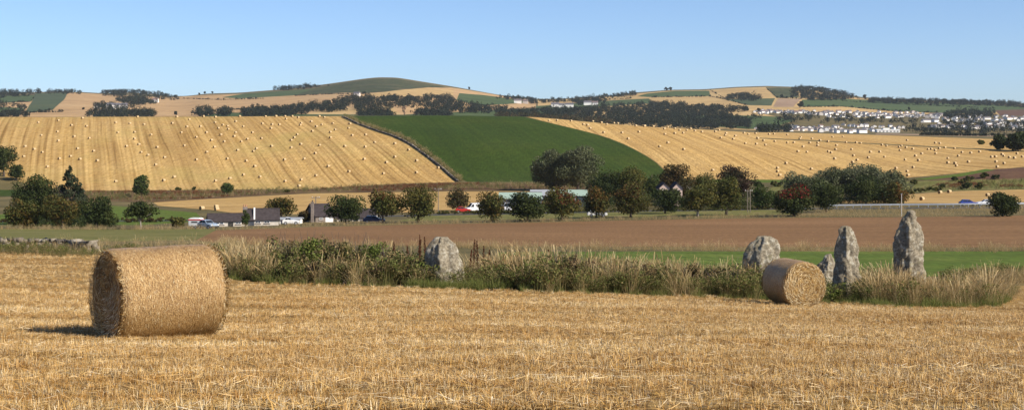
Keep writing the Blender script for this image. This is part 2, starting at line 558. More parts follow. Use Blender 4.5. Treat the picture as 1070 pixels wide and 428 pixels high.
def field(name, poly, band, mat, level, world=False):
    """a field sheet over the ground: outline given as spots of the photograph on that band of land"""
    if world:
        q = [(CX + F * x / y, y) for x, y in dense(poly, 3)]
    else:
        q = [(p[0], depth(p[0], p[1], band)) for p in dense(poly)]
    q = [(float(np.interp(a, COLS, CI)), float(np.interp(b, YS, RI))) for a, b in q]
    qa = np.array(q)
    c0, c1 = int(qa[:, 0].min()), min(nc - 1, int(qa[:, 0].max()) + 1)
    r0, r1 = int(qa[:, 1].min()), min(nr - 1, int(qa[:, 1].max()) + 1)
    gx, gy = np.meshgrid(np.arange(c0, c1 + 1) + 1e-4, np.arange(r0, r1 + 1) + 1e-4)
    ins = inside(gx, gy, q)
    four = ins[:-1, :-1].astype(int) + ins[:-1, 1:] + ins[1:, 1:] + ins[1:, :-1]
    touch = np.zeros(four.shape, bool)
    for i in range(len(q)):                       # cells the outline runs through
        a, b = q[i - 1], q[i]
        n = int(max(abs(a[0] - b[0]), abs(a[1] - b[1])) * 4) + 2
        for k in range(n):
            cc = int(a[0] + (b[0] - a[0]) * k / n) - c0; rr = int(a[1] + (b[1] - a[1]) * k / n) - r0
            if 0 <= cc < four.shape[1] and 0 <= rr < four.shape[0]: touch[rr, cc] = True
    vid, vv, ff = {}, [], []

    def vert(c, r):
        key = (round(c, 4), round(r, 4))
        if key not in vid:
            ci, ri = min(int(c), nc - 2), min(int(r), nr - 2)
            u, v = c - ci, r - ri
            w = ((1 - u) * (1 - v), u * (1 - v), u * v, (1 - u) * v)
            ids = ((ri, ci), (ri, ci + 1), (ri + 1, ci + 1), (ri + 1, ci))
            p = [sum(w[k] * A[ids[k]] for k in range(4)) for A in (XX, YY, Z)]
            p[2] += level * (0.005 + 2.5e-5 * p[1])
            vid[key] = len(vv); vv.append(p)
        return vid[key]

    for rr in range(four.shape[0]):
        for cc in range(four.shape[1]):
            if four[rr, cc] == 4 and not touch[rr, cc]:
                c, r = cc + c0, rr + r0
                ff.append((vert(c, r), vert(c + 1, r), vert(c + 1, r + 1), vert(c, r + 1)))
            elif four[rr, cc] or touch[rr, cc]:
                pl = clip_cell(q, cc + c0, rr + r0)
                if len(pl) >= 3:
                    ids = []
                    for a in pl:
                        k = vert(*a)
                        if k not in ids: ids.append(k)
                    if len(ids) >= 3:
                        ar = sum(vv[ids[i - 1]][0] * vv[ids[i]][1] - vv[ids[i]][0] * vv[ids[i - 1]][1] for i in range(len(ids)))
                        ff.append(tuple(ids) if ar > 0 else tuple(ids[::-1]))
    me = mesh_np(name, np.array(vv), ff, True)
    o = obj(name, me, None, mat)
    return tag(o, kind='structure')


# near and middle distance
STRIP_FRONT = [(205, 287), (240, 292), (300, 297), (400, 299), (465, 301), (560, 305), (640, 307), (740, 310), (790, 313), (870, 317), (950, 321), (1040, 320.5)]
field('stubble_field', [(-2500, 428), (-700, 262), (0, 263), (150, 267), (230, 277), (300, 284), (465, 287), (640, 289), (830, 296), (1000, 300), (1070, 298), (1700, 298), (3400, 428)], 'near', M['stubble_near'], 1)
field('weedy_strip', STRIP_FRONT + [(1058, 312), (1040, 300), (950, 292), (830, 287), (640, 281), (465, 277), (300, 273), (215, 269), (195, 275)], 'near', M['strip'], 2)
field('pasture', [(520, 263.5), (560, 262.8), (700, 262.6), (1070, 262.5), (1600, 261), (1600, 289), (1070, 287), (830, 291), (640, 285), (520, 280)], 'near', M['green_near'], 1)
field('ploughed_field', [(226, 240.5), (330, 237), (465, 234), (560, 232.5), (640, 230.5), (720, 229), (830, 227.4), (950, 226.8), (1070, 225), (1600, 222), (1600, 258.8), (1070, 258.6), (830, 258.2), (640, 257.8), (465, 256.8), (350, 256.2), (240, 255.2), (205, 251)], 'near', M['soil'], 2)
field('rough_pasture', [(-700, 240), (0, 238.6), (225, 239.2), (224, 250.5), (130, 252), (0, 251.3), (-700, 252)], 'near', M['green_rough'], 1)
field('roadside_verge', [(415, 231.0), (560, 229), (700, 226.3), (830, 224), (830, 218.5), (700, 220), (560, 222.5), (440, 225)], 'near', M['green_rough'], 1)
field('grass_paddock', [(-700, 228), (0, 224), (60, 216), (120, 215), (205, 222), (214, 231), (150, 235), (0, 235), (-700, 236)], 'near', M['green_near'], 1)
field('low_stubble_field', [(160, 211.5), (215, 208), (280, 204.5), (330, 202), (470, 200), (640, 199.5), (640, 207), (480, 221), (330, 224), (250, 223.5), (222, 219.5), (165, 215)], 'near', M['plain_straw'], 3)
field('roadside_stubble_field', [(868, 212), (950, 203), (1000, 199.8), (1070, 198), (1600, 193), (1600, 207), (1070, 211), (1000, 212.5)], 'near', M['plain_straw'], 3)
field('bracken_bank', [(60, 201), (90, 200), (200, 198.8), (265, 198), (330, 197.2), (390, 193.2), (470, 191.2), (600, 191.5), (700, 190), (700, 198.5), (470, 199.5), (330, 201.5), (280, 204), (165, 211), (40, 210)], 'near', M['bracken'], 2)
field('gorse_slope', [(800, 203), (810, 191), (945, 189.5), (1005, 188), (1070, 188), (1600, 186), (1600, 195), (1070, 197.5), (1000, 199), (945, 202)], 'near', M['green_rough'], 1)
field('brown_bank', [(955, 188.5), (1000, 183.5), (1035, 177), (1070, 175), (1600, 170), (1600, 185), (1070, 186.5), (1005, 187.5)], 'hill', M['bank_brown'], 2)
field('bank_turf', [(955, 187.3), (1000, 182), (1030, 176.5), (1040, 177.5), (1004, 184.5), (968, 188)], 'hill', M['green_near'], 3)
field('left_paddock', [(-400, 190), (0, 187), (14, 190), (44, 199), (44, 204), (0, 205), (-400, 207)], 'near', M['green_hill'], 2)
# the road behind the verge
road_poly = [(x, float(np.interp(x, [-300, -60, 0, 60, 110, 160, 300], [322, 322, 327, 326, 322, 318, 306]))) for x in (-300, -60, 0, 60, 110, 160, 300)]
field('road', road_poly + [(x, y + 6.5) for x, y in reversed(road_poly)], 'near', M['asphalt'], 2, world=True)
# the facing hill
WALL_LINE = [(358, 122.3), (372, 129), (385, 134), (398, 138.4), (410.5, 142.4), (420, 146.6), (429.5, 151.8), (441, 160), (452.6, 168.7), (464, 178), (473.6, 186.3), (478, 189.8)]
field('hillside_stubble_field', [(-700, 122.6), (0, 122.4), (200, 122), (357, 121.5)] + [(a - 2.2, b + 0.6) for a, b in WALL_LINE] + [(470, 190.5), (430, 191.3), (385, 193.3), (330, 197), (200, 198.4), (90, 199.2), (45, 196), (14, 188), (0, 182), (-700, 170)], 'hill', M['hill_straw_a'], 1)
GREEN_EDGE = [(545, 121.6), (587, 131.6), (604, 135.6), (621, 140), (636, 144.6), (651, 150.5), (664, 157), (675, 163), (686, 170.5), (694, 178), (701, 187)]
field('green_hillside_field', [(362, 121.3), (450, 120.7), (530, 121.2)] + GREEN_EDGE + [(600, 190), (489, 190)] + [(a + 5, b - 1.5) for a, b in reversed(WALL_LINE[:-1])], 'hill', M['green_hill'], 1)
field('hillside_stubble_field', [(548, 121.6), (580, 124.3), (640, 129.8), (720, 134.6), (800, 137.6), (830, 138.8), (900, 140.6), (950, 142.3), (1070, 146.4), (1600, 150), (1600, 168), (1070, 174.3), (1000, 181), (940, 186.4), (860, 188), (790, 187.6), (704, 187.4)] + [(a + 1.2, b) for a, b in reversed(GREEN_EDGE[1:])], 'hill', M['hill_straw_b'], 1)
field('hill_foot_turf', [(700, 188.3), (760, 187.6), (860, 188), (860, 190.5), (700, 191)], 'hill', M['green_near'], 2)
field('field_margin', [(790, 143.8), (850, 146.6), (930, 150.6), (1000, 154.2), (1070, 157.5), (1070, 158.6), (1000, 155.2), (930, 151.6), (850, 147.6), (790, 144.6)], 'hill', M['rough'], 2)
field('plain_field', [(915, 140.6), (1070, 143.2), (1400, 146), (1400, 144), (1070, 141.6), (915, 139.6)], 'far', M['far_pink'], 1)
# far hills
FAR = [
    ('far_stubble_field', 'far_straw', 1, [(-700, 125), (-700, 112), (0, 108), (60, 100), (75, 96.6), (105, 98.4), (180, 101.8), (215, 99.4), (250, 98.4), (300, 96), (345, 93), (400, 90), (440, 88), (478, 92.5), (535, 101.8), (560, 104.5), (560, 127), (0, 127)]),
    ('far_stubble_field', 'far_straw_b', 1, [(562, 127), (562, 105), (600, 103.4), (640, 101), (662, 98.2), (700, 95), (735, 94.5), (770, 92), (800, 91), (850, 94.5), (900, 103), (950, 105.5), (1070, 109.5), (1500, 113), (1500, 139), (830, 137), (640, 132)]),
    ('far_pasture', 'far_green', 2, [(-500, 103), (0, 100), (37, 99.6), (33, 106), (0, 107.5), (-500, 110)]),
    ('far_pasture', 'far_green', 2, [(-300, 113), (0, 112), (26, 113), (20, 117.6), (0, 118), (-300, 120)]),
    ('far_root_field', 'far_green_dark', 2, [(37, 97.5), (71, 96.8), (67, 104), (55, 115), (26, 117.6), (33, 107)]),
    ('far_pasture', 'far_green', 2, [(232, 101.8), (255, 98.2), (300, 95), (340, 92), (352, 92.5), (330, 96.6), (305, 100), (250, 103)]),
    ('heather_hill', 'heath', 2, [(308, 99.6), (330, 92.5), (348, 88.6), (380, 84), (395, 82.4), (415, 82.8), (440, 86.8), (456, 89.6), (470, 92), (448, 91.4), (430, 93.4), (405, 96), (383, 97.4), (360, 97)]),
    ('far_stubble_field', 'far_straw_b', 2, [(386, 98.4), (415, 94.5), (440, 92.2), (474, 94), (474, 103.6), (440, 101), (386, 101)]),
    ('far_stubble_field', 'far_straw_b', 2, [(322, 118), (352, 113.2), (408, 110.6), (418, 119.5), (400, 123), (325, 123)]),
    ('far_pasture', 'far_green', 2, [(480, 97.5), (505, 99.5), (532, 103), (550, 106), (545, 108), (500, 110.5), (477, 105)]),
    ('far_pasture', 'far_green', 2, [(200, 123), (235, 117.6), (320, 119.5), (420, 120), (540, 114), (600, 112), (600, 127), (200, 127)]),
    ('far_pasture', 'far_green', 2, [(640, 105), (678, 103), (682, 108), (650, 110), (560, 116), (560, 111)]),
    ('far_pasture', 'far_green', 2, [(666, 100.8), (676, 98), (705, 95.3), (741, 95), (742, 100.4), (680, 101.6)]),
    ('far_pasture', 'far_green_dark', 2, [(757, 103.8), (810, 102.8), (806, 110.5), (782, 110)]),
    ('far_heath_field', 'heath', 2, [(800, 91.6), (828, 92.4), (835, 102), (812, 102.4)]),
    ('far_harrowed_field', 'far_pink', 2, [(813, 103), (837, 103.5), (829, 112), (808, 111.8)]),
    ('far_pasture', 'far_green', 2, [(838, 104.5), (878, 103.2), (940, 106), (1040, 109.4), (1100, 113), (1060, 116), (1000, 119), (935, 116.4), (880, 111.2), (838, 111.8)]),
    ('far_pasture', 'far_green', 2, [(700, 120), (790, 121), (930, 128), (930, 133), (780, 135), (700, 128)]),
    ('town_ground', 'rough', 3, [(785, 116), (940, 119), (1090, 121), (1300, 123), (1300, 138), (1090, 137.5), (940, 137), (800, 136), (830, 126)]),
    ('far_moor', 'bank_brown', 3, [(1040, 115.5), (1075, 114.4), (1300, 116), (1300, 123), (1045, 121)]),
]
for i_, (n_, m_, lv, poly) in enumerate(FAR):
    field(n_, poly, 'far', M[m_], lv + i_ * .12)

# ------------------------------------------------------------------ foliage builders
def leaf_cloud(rng, centres, radii, n, size, tints, flat=0.75, shell=0.55, jitter=0.25):
    """n leaf-clump quads spread through the outer part of a set of lobes; tint per face"""
    centres = np.asarray(centres, float); radii = np.asarray(radii, float)
    w = radii**2; w = w / w.sum()
    k = rng.choice(len(centres), n, p=w)
    d = rng.normal(size=(n, 3)); d /= np.linalg.norm(d, axis=1)[:, None]
    rr = radii[k] * (shell + (1.04 - shell) * rng.random(n) ** 0.7)
    c = centres[k] + d * rr[:, None] * np.array([1, 1, flat])
    nrm = d + rng.normal(size=(n, 3)) * 0.75
    nrm /= np.linalg.norm(nrm, axis=1)[:, None]
    a = np.cross(nrm, rng.normal(size=(n, 3))); a /= np.linalg.norm(a, axis=1)[:, None]
    b = np.cross(nrm, a)
    s = (size * rng.uniform(0.55, 1.35, n))[:, None]
    v = np.stack([c - a * s * 0.5, c - b * s * 0.32 + nrm * s * 0.1, c + a * s * 0.5, c + b * s * 0.32 + nrm * s * 0.1], 1).reshape(-1, 3)
    f = np.arange(4 * n).reshape(n, 4)
    tints = np.asarray(tints, float)
    lobe = rng.integers(0, len(tints), len(centres))
    pick = np.where(rng.random(n) < 0.72, lobe[k], rng.integers(0, len(tints), n))
    col = tints[pick] * rng.uniform(1 - jitter, 1 + jitter, n)[:, None]
    return v, f, col, c


GREENS = dict(
    dark=[(.034, .048, .013), (.046, .060, .015), (.060, .072, .019), (.028, .040, .012)],
    olive=[(.070, .078, .018), (.092, .088, .021), (.056, .068, .016), (.112, .094, .022)],
    orange=[(.062, .070, .018), (.090, .076, .019), (.072, .074, .018), (.112, .076, .019)],
    rust=[(.055, .050, .018), (.080, .050, .018), (.044, .048, .016), (.066, .052, .018)],
    maroon=[(.050, .028, .017), (.042, .032, .016), (.060, .032, .018), (.036, .034, .015)],
    grey=[(.095, .108, .054), (.118, .130, .066), (.078, .090, .042), (.135, .142, .076)],
    green=[(.045, .075, .018), (.060, .090, .022), (.055, .070, .020), (.080, .095, .028)],
    conifer=[(.030, .042, .020), (.040, .052, .026), (.052, .060, .032)],
    far=[(.018, .024, .015), (.024, .032, .016), (.032, .038, .019), (.022, .030, .016)],
    tan=[(.50, .34, .20), (.44, .30, .18)],
)


def crown_lobes(rng, w, d, hgt, base, nl, shape='round'):
    cs, rs = [], []
    for i in range(nl):
        t = (i + 0.5) / nl
        u = rng.normal(size=3); u /= np.linalg.norm(u)
        u = u * (0.80 * rng.random() ** 0.45)
        if shape == 'dome': u[2] = abs(u[2]) * 1.05 - 0.25
        elif shape == 'bush': u[2] = u[2] * .85 - .12; u[:2] *= 1.25 if u[2] < 0 else 1.0
        elif u[2] < 0: u[:2] *= 1.08
        cs.append((u[0] * w / 2, u[1] * d / 2, base + hgt / 2 + u[2] * hgt / 2))
        rs.append(min(w, hgt) * rng.uniform(0.14, 0.22) + 0.04 * w)
    return cs, rs


def trunk_mesh(name, rng, hgt, r, crown_w, crown_h, nlimb=5):
    m = MB()
    lean = rng.uniform(-0.04, 0.04, 2) * hgt
    top = Vector((lean[0], lean[1], hgt * 0.8))
    m.tube([(0, 0, -0.3), (0, 0, hgt * 0.12), top * 0.5, top], [r * 1.5, r * 1.05, r * 0.75, r * 0.18], 8)
    for k in range(nlimb):
        a = 2 * math.pi * k / nlimb + rng.uniform(-0.4, 0.4)
        z0 = hgt * rng.uniform(0.22, 0.5)
        e = Vector((math.cos(a) * crown_w * 0.32, math.sin(a) * crown_w * 0.32, z0 + crown_h * rng.uniform(0.2, 0.42)))
        s = Vector((lean[0] * z0 / hgt, lean[1] * z0 / hgt, z0))
        m.tube([s, (s + e) / 2 + Vector((0, 0, crown_h * 0.02)), e], [r * 0.45, r * 0.3, r * 0.08], 6)
    return m.mesh(name, True)


def tree(name, px, py, w_px, top_py, tints, label, cat='tree', group=None, band='near', dy=0.0, shape='round', base=0.16, n=2300, leaf=0.34, pale=False, crowncol=None, nl=40, nmul=2.0):
    p = spot(px, py, band, dy)
    s = p.y / F
    # the spot's own column puts the foot; height measured up from it
    hgt = (HY - top_py) * s - p.z
    w = w_px * s * 1.12
    base *= .45 if base < .18 else .8
    rng = np.random.default_rng(int(px * 7 + py * 13 + w_px))
    t = thing(name, p, label, cat, group)
    obj('trunk', trunk_mesh('trunk', rng, hgt, 0.028 * hgt, w, hgt * (1 - base)), t, M['bark_pale'] if pale else M['bark'])
    if shape == 'conifer':
        cs, rs = [], []
        for i in range(60):
            q = (i + 0.5) / 60
            rad = w / 2 * (1 - q) ** 0.8 * rng.uniform(0.55, 0.95)
            a = rng.uniform(0, 6.28)
            cs.append((rad * math.cos(a), rad * math.sin(a), hgt * (0.06 + 0.92 * q) - rad * 0.2)); rs.append(w * 0.16 * (1.2 - q))
    else:
        cs, rs = crown_lobes(rng, w, w * 0.95, hgt * (1 - base), hgt * base, nl, shape)
    if band == 'near' and w > 3: n = max(n, 46 * w * hgt)
    v, f, col, c = leaf_cloud(rng, cs, rs, int(n * nmul), leaf * 1.15, GREENS[tints])
    if crowncol is not None:          # leaves turned red or orange on part of the crown
        fn, cc = crowncol
        sel = np.array([fn(*(q / np.array([w / 2, w / 2, hgt]))) for q in c]) & (rng.random(len(c)) < 0.42)
        col[sel] = np.array(cc) * rng.uniform(0.7, 1.3, sel.sum())[:, None]
    obj('crown', mesh_np('crown', v, f, False, col), t, M['leaf'])
    return t


# ------------------------------------------------------------------ instancing of stubble, grass and leaves on points (stuff)
def make_instancer(name, pts, rotz, scl, tilt, sources, mat_label, pick_seed=0, pick=None):
    me = bpy.data.meshes.new(name)
    me.vertices.add(len(pts))
    me.vertices.foreach_set('co', np.asarray(pts, np.float32).reshape(-1))
    a = me.attributes.new('rot', 'FLOAT_VECTOR', 'POINT')
    e = np.zeros((len(pts), 3), np.float32); e[:, 0] = tilt[:, 0]; e[:, 1] = tilt[:, 1]; e[:, 2] = rotz
    a.data.foreach_set('vector', e.reshape(-1))
    a = me.attributes.new('scl', 'FLOAT', 'POINT'); a.data.foreach_set('value', np.asarray(scl, np.float32))
    a = me.attributes.new('pick', 'INT', 'POINT')
    a.data.foreach_set('value', (RNG.integers(0, len(sources), len(pts)) if pick is None else pick).astype(np.int32))
    o = bpy.data.objects.new(name, me)
    COL.objects.link(o)
    src = bpy.data.collections.new(name + ' sources')
    for k, s in enumerate(sources):
        so = bpy.data.objects.new('%s_source_%02d' % (name, k), s)
        src.objects.link(so)
    g = bpy.data.node_groups.new(name + ' scatter', 'GeometryNodeTree')
    g.interface.new_socket('Geometry', in_out='INPUT', socket_type='NodeSocketGeometry')
    g.interface.new_socket('Geometry', in_out='OUTPUT', socket_type='NodeSocketGeometry')
    N = g.nodes
    gi = N.new('NodeGroupInput'); go = N.new('NodeGroupOutput')
    ci = N.new('GeometryNodeCollectionInfo'); ci.inputs['Collection'].default_value = src
    ci.inputs['Separate Children'].default_value = True; ci.inputs['Reset Children'].default_value = True
    iop = N.new('GeometryNodeInstanceOnPoints'); iop.inputs['Pick Instance'].default_value = True

    def attr(nm, ty):
        nd = N.new('GeometryNodeInputNamedAttribute'); nd.data_type = ty; nd.inputs['Name'].default_value = nm
        return [s for s in nd.outputs if s.enabled][0]
    L = g.links.new
    L(gi.outputs[0], iop.inputs['Points']); L(ci.outputs[0], iop.inputs['Instance'])
    L(attr('pick', 'INT'), iop.inputs['Instance Index'])
    er = N.new('FunctionNodeEulerToRotation'); L(attr('rot', 'FLOAT_VECTOR'), er.inputs[0]); L(er.outputs[0], iop.inputs['Rotation'])
    L(attr('scl', 'FLOAT'), iop.inputs['Scale'])
    L(iop.outputs[0], go.inputs[0])
    md = o.modifiers.new('scatter', 'NODES'); md.node_group = g
    return o


def blades(rng, n, h0, h1, width, spread, lean, cols, segs=3, droop=0.5, head=0.0, jit=0.2):
    """a tuft of grass blades rising from one root"""
    V, Fc, C = [], [], []
    for i in range(n):
        a = rng.uniform(0, 6.28)
        r = spread * math.sqrt(rng.random())
        x, y = r * math.cos(a), r * math.sin(a)
        hh_ = rng.uniform(h0, h1)
        la = a + rng.normal() * 0.8
        le = abs(rng.normal()) * lean * hh_
        wa = rng.uniform(0, 6.28)
        wd = width * rng.uniform(0.6, 1.3)
        b = len(V)
        for k in range(segs + 1):
            t = k / segs
            off = le * t**1.7
            z = hh_ * (t - droop * 0.25 * t**3 * min(1, le / max(hh_, 1e-3)))
            ww = wd * (1 - 0.75 * t)
            if head and t > 0.66: ww = wd * head
            V.append((x + math.cos(la) * off - math.sin(wa) * ww / 2, y + math.sin(la) * off + math.cos(wa) * ww / 2, z))
            V.append((x + math.cos(la) * off + math.sin(wa) * ww / 2, y + math.sin(la) * off - math.cos(wa) * ww / 2, z))
        c = np.array(cols[rng.integers(len(cols))]) * rng.uniform(1 - jit, 1 + jit)
        for k in range(segs):
            Fc.append((b + 2 * k, b + 2 * k + 1, b + 2 * k + 3, b + 2 * k + 2)); C.append(c)
    return np.array(V), np.array(Fc), np.array(C)


def join(parts):
    V, Fc, C, o = [], [], [], 0
    for v, f, c in parts:
        V.append(v); Fc.append(f + o); C.append(c); o += len(v)
    return np.concatenate(V), np.concatenate(Fc), np.concatenate(C)


def with_mat(me, m):
    me.materials.append(m)
    return me


# ------------------------------------------------------------------ stubble of the near field
STRAW = [(.72, .52, .225), (.62, .41, .14), (.77, .61, .34), (.40, .225, .065), (.84, .76, .58), (.66, .46, .17), (.80, .68, .46)]
stub_src = []
for k in range(6):
    rng = np.random.default_rng(100 + k)
    p1 = blades(rng, 18, 0.035, 0.10, 0.0062, 0.05, 0.35, STRAW, 2, 0.0, jit=.3)
    p2 = blades(rng, 5, 0.05, 0.10, 0.010, 0.06, 1.3, STRAW, 3, 1.6)
    parts = [p1, p2]
    for q in range(9):                     # cut straws and chaff lying about the stems
        v, f, c = blades(rng, 1, 0.10, 0.24, 0.007, 0.0, 0.05, STRAW, 2, 0.0)
        a = rng.uniform(0, 6.28); z = rng.uniform(0.008, 0.05); tl = rng.uniform(-0.2, 0.25)
        L_ = v[:, 2] - 0.1
        vv = np.stack([L_ * math.cos(a) - v[:, 0] * math.sin(a) + rng.uniform(-.08, .08), L_ * math.sin(a) + v[:, 0] * math.cos(a) + rng.uniform(-.08, .08), z + L_ * tl + np.abs(v[:, 1])], 1)
        parts.append((vv, f, c))
    v, f, c = join(parts)
    stub_src.append(with_mat(mesh_np('stubble_clump', v, f, False, c), M['straw_stalk']))


def in_strip(px, Y):
    return (Y > np.interp(px, SFX, SFY)) & (px > 205) & (px < 1056)


SFX = [p[0] for p in STRIP_FRONT] + [1058]
SFY = [depth(p[0], p[1], 'near') for p in STRIP_FRONT] + [depth(1058, 312, 'near')]
pts = []
th = math.atan(0.10)
row_sp = 0.20
for s_ in np.arange(5, 78, row_sp):
    far = s_ > 28
    step = 0.075 if s_ < 18 else (0.10 if s_ < 28 else (0.17 if s_ < 45 else 0.26))
    if s_ > 40 and int(s_ / row_sp) % 2: continue
    half = 0.43 * s_ + 3
    x = np.arange(-half, half, step)
    x = x + RNG.normal(size=len(x)) * step * 0.45
    y = s_ + 0.10 * x + RNG.normal(size=len(x)) * 0.022
    pts.append(np.stack([x, y], 1))
pts = np.concatenate(pts)
ppx = CX + F * pts[:, 0] / np.maximum(pts[:, 1], 1)
back = np.interp(ppx, [-700, 0, 150, 200, 205, 1050, 1060, 1200], [depth(p, q, 'near') for p, q in ((-100, 263), (0, 263.5), (150, 268), (200, 276), (205, 287), (1045, 320), (1068, 301), (1100, 299))])
keep = (pts[:, 1] > 4) & (pts[:, 1] < back) & ~in_strip(ppx, pts[:, 1]) & (ppx > -140) & (ppx < 1210)
# wheel tracks and thin places leave gaps
gap = wavy(pts[:, 0], pts[:, 1] * 2.4, 5.0, 9) + 0.6 * wavy(pts[:, 0], pts[:, 1] * 3, 1.7, 10)
keep &= RNG.random(len(pts)) < np.clip(0.93 - 0.35 * (gap > 0.8), 0, 1)
pts = pts[keep]
zz = gzv(pts[:, 0], pts[:, 1]) + 0.004
hs = 0.85 + 0.22 * wavy(pts[:, 0], pts[:, 1] * 2, 6.0, 12)
trk = np.abs(((pts[:, 1] - 0.10 * pts[:, 0] + .35 * wavy(pts[:, 0], pts[:, 1] * 0, 30.0, 31)) % 6.2) - 2.6)
flat_ = ((trk > .70) & (trk < 1.10)) & (RNG.random(len(pts)) < .85)
hs = np.where(flat_, hs * .42, hs)
scl = np.clip(hs * RNG.uniform(0.75, 1.25, len(pts)), 0.28, 1.4) * np.where(pts[:, 1] > 28, 1.12, 1.0)
stub = make_instancer('stubble', np.column_stack([pts, zz]), RNG.uniform(0, 6.28, len(pts)), scl, RNG.normal(size=(len(pts), 2)) * 0.08, stub_src, '')
tag(stub, 'cut golden straw stubble standing in rows over the near field', 'stubble', kind='stuff')

# ------------------------------------------------------------------ the two near bales
def bale_mats():
    t = NT('net wrapped straw', 0.38, 0.5)
    o = t.objco()
    mp = t.n('ShaderNodeMapping'); mp.inputs['Scale'].default_value = (60, 14, 14); t.l(o, mp.inputs['Vector'])
    k = t.noise(mp.outputs[0], 1.0, 6, 0.7, 0.4)
    big = t.noise(o, 2.2, 3, 0.6)
    sp = t.noise(o, 62, 4, 0.75)
    c = t.ramp(k, [(0.29, (.16, .083, .027)), (0.44, (.40, .245, .092)), (0.59, (.55, .37, .165)), (0.78, (.74, .58, .33))])
    c = t.mix(1.0, c, t.ramp(big, [(0.3, (.84, .80, .74)), (0.7, (1.08, 1.08, 1.08))]), 'MULTIPLY')
    c = t.mix(1.0, c, t.ramp(sp, [(0.34, (.37, .31, .25)), (0.58, (1.08, 1.08, 1.08))]), 'MULTIPLY')
    t.bump(t.math('ADD', k, sp), 0.7, 0.025)
    M['bale_side'] = t.color(c)
    t = NT('bale end straw', 0.85, 0.15)
    o = t.objco()
    # coordinates wound round the axis: radius across, angle along
    sx = t.n('ShaderNodeSeparateXYZ'); t.l(o, sx.inputs[0])
    r = t.math('SQRT', t.math('ADD', t.math('MULTIPLY', sx.outputs[1], sx.outputs[1]), t.math('MULTIPLY', sx.outputs[2], sx.outputs[2])))
    a = t.n('ShaderNodeMath', operation='ARCTAN2'); t.l(sx.outputs[1], a.inputs[0]); t.l(sx.outputs[2], a.inputs[1])
    cb = t.n('ShaderNodeCombineXYZ')
    t.l(t.math('MULTIPLY', t.math('ADD', r, t.math('MULTIPLY', a.outputs[0], 0.012)), 26.0), cb.inputs[0]); t.l(t.math('MULTIPLY', a.outputs[0], 1.3), cb.inputs[1])
    k = t.noise(cb.outputs[0], 1.0, 5, 0.7, 0.5)
    sp = t.noise(o, 45, 4, 0.75)
    c = t.ramp(k, [(0.32, (.13, .066, .02)), (0.47, (.36, .22, .08)), (0.62, (.52, .355, .145)), (0.8, (.70, .54, .30))])
    c = t.mix(1.0, c, t.ramp(sp, [(0.32, (.5, .45, .38)), (0.6, (1.12, 1.12, 1.12))]), 'MULTIPLY')
    t.bump(t.math('ADD', k, sp), 0.9, 0.03)
    M['bale_end'] = t.color(c)
    t = NT('loose straw', 0.6, 0.25)
    at = t.n('ShaderNodeAttribute', attribute_name='tint')
    M['loose_straw'] = t.color(at.outputs['Color'])


bale_mats()


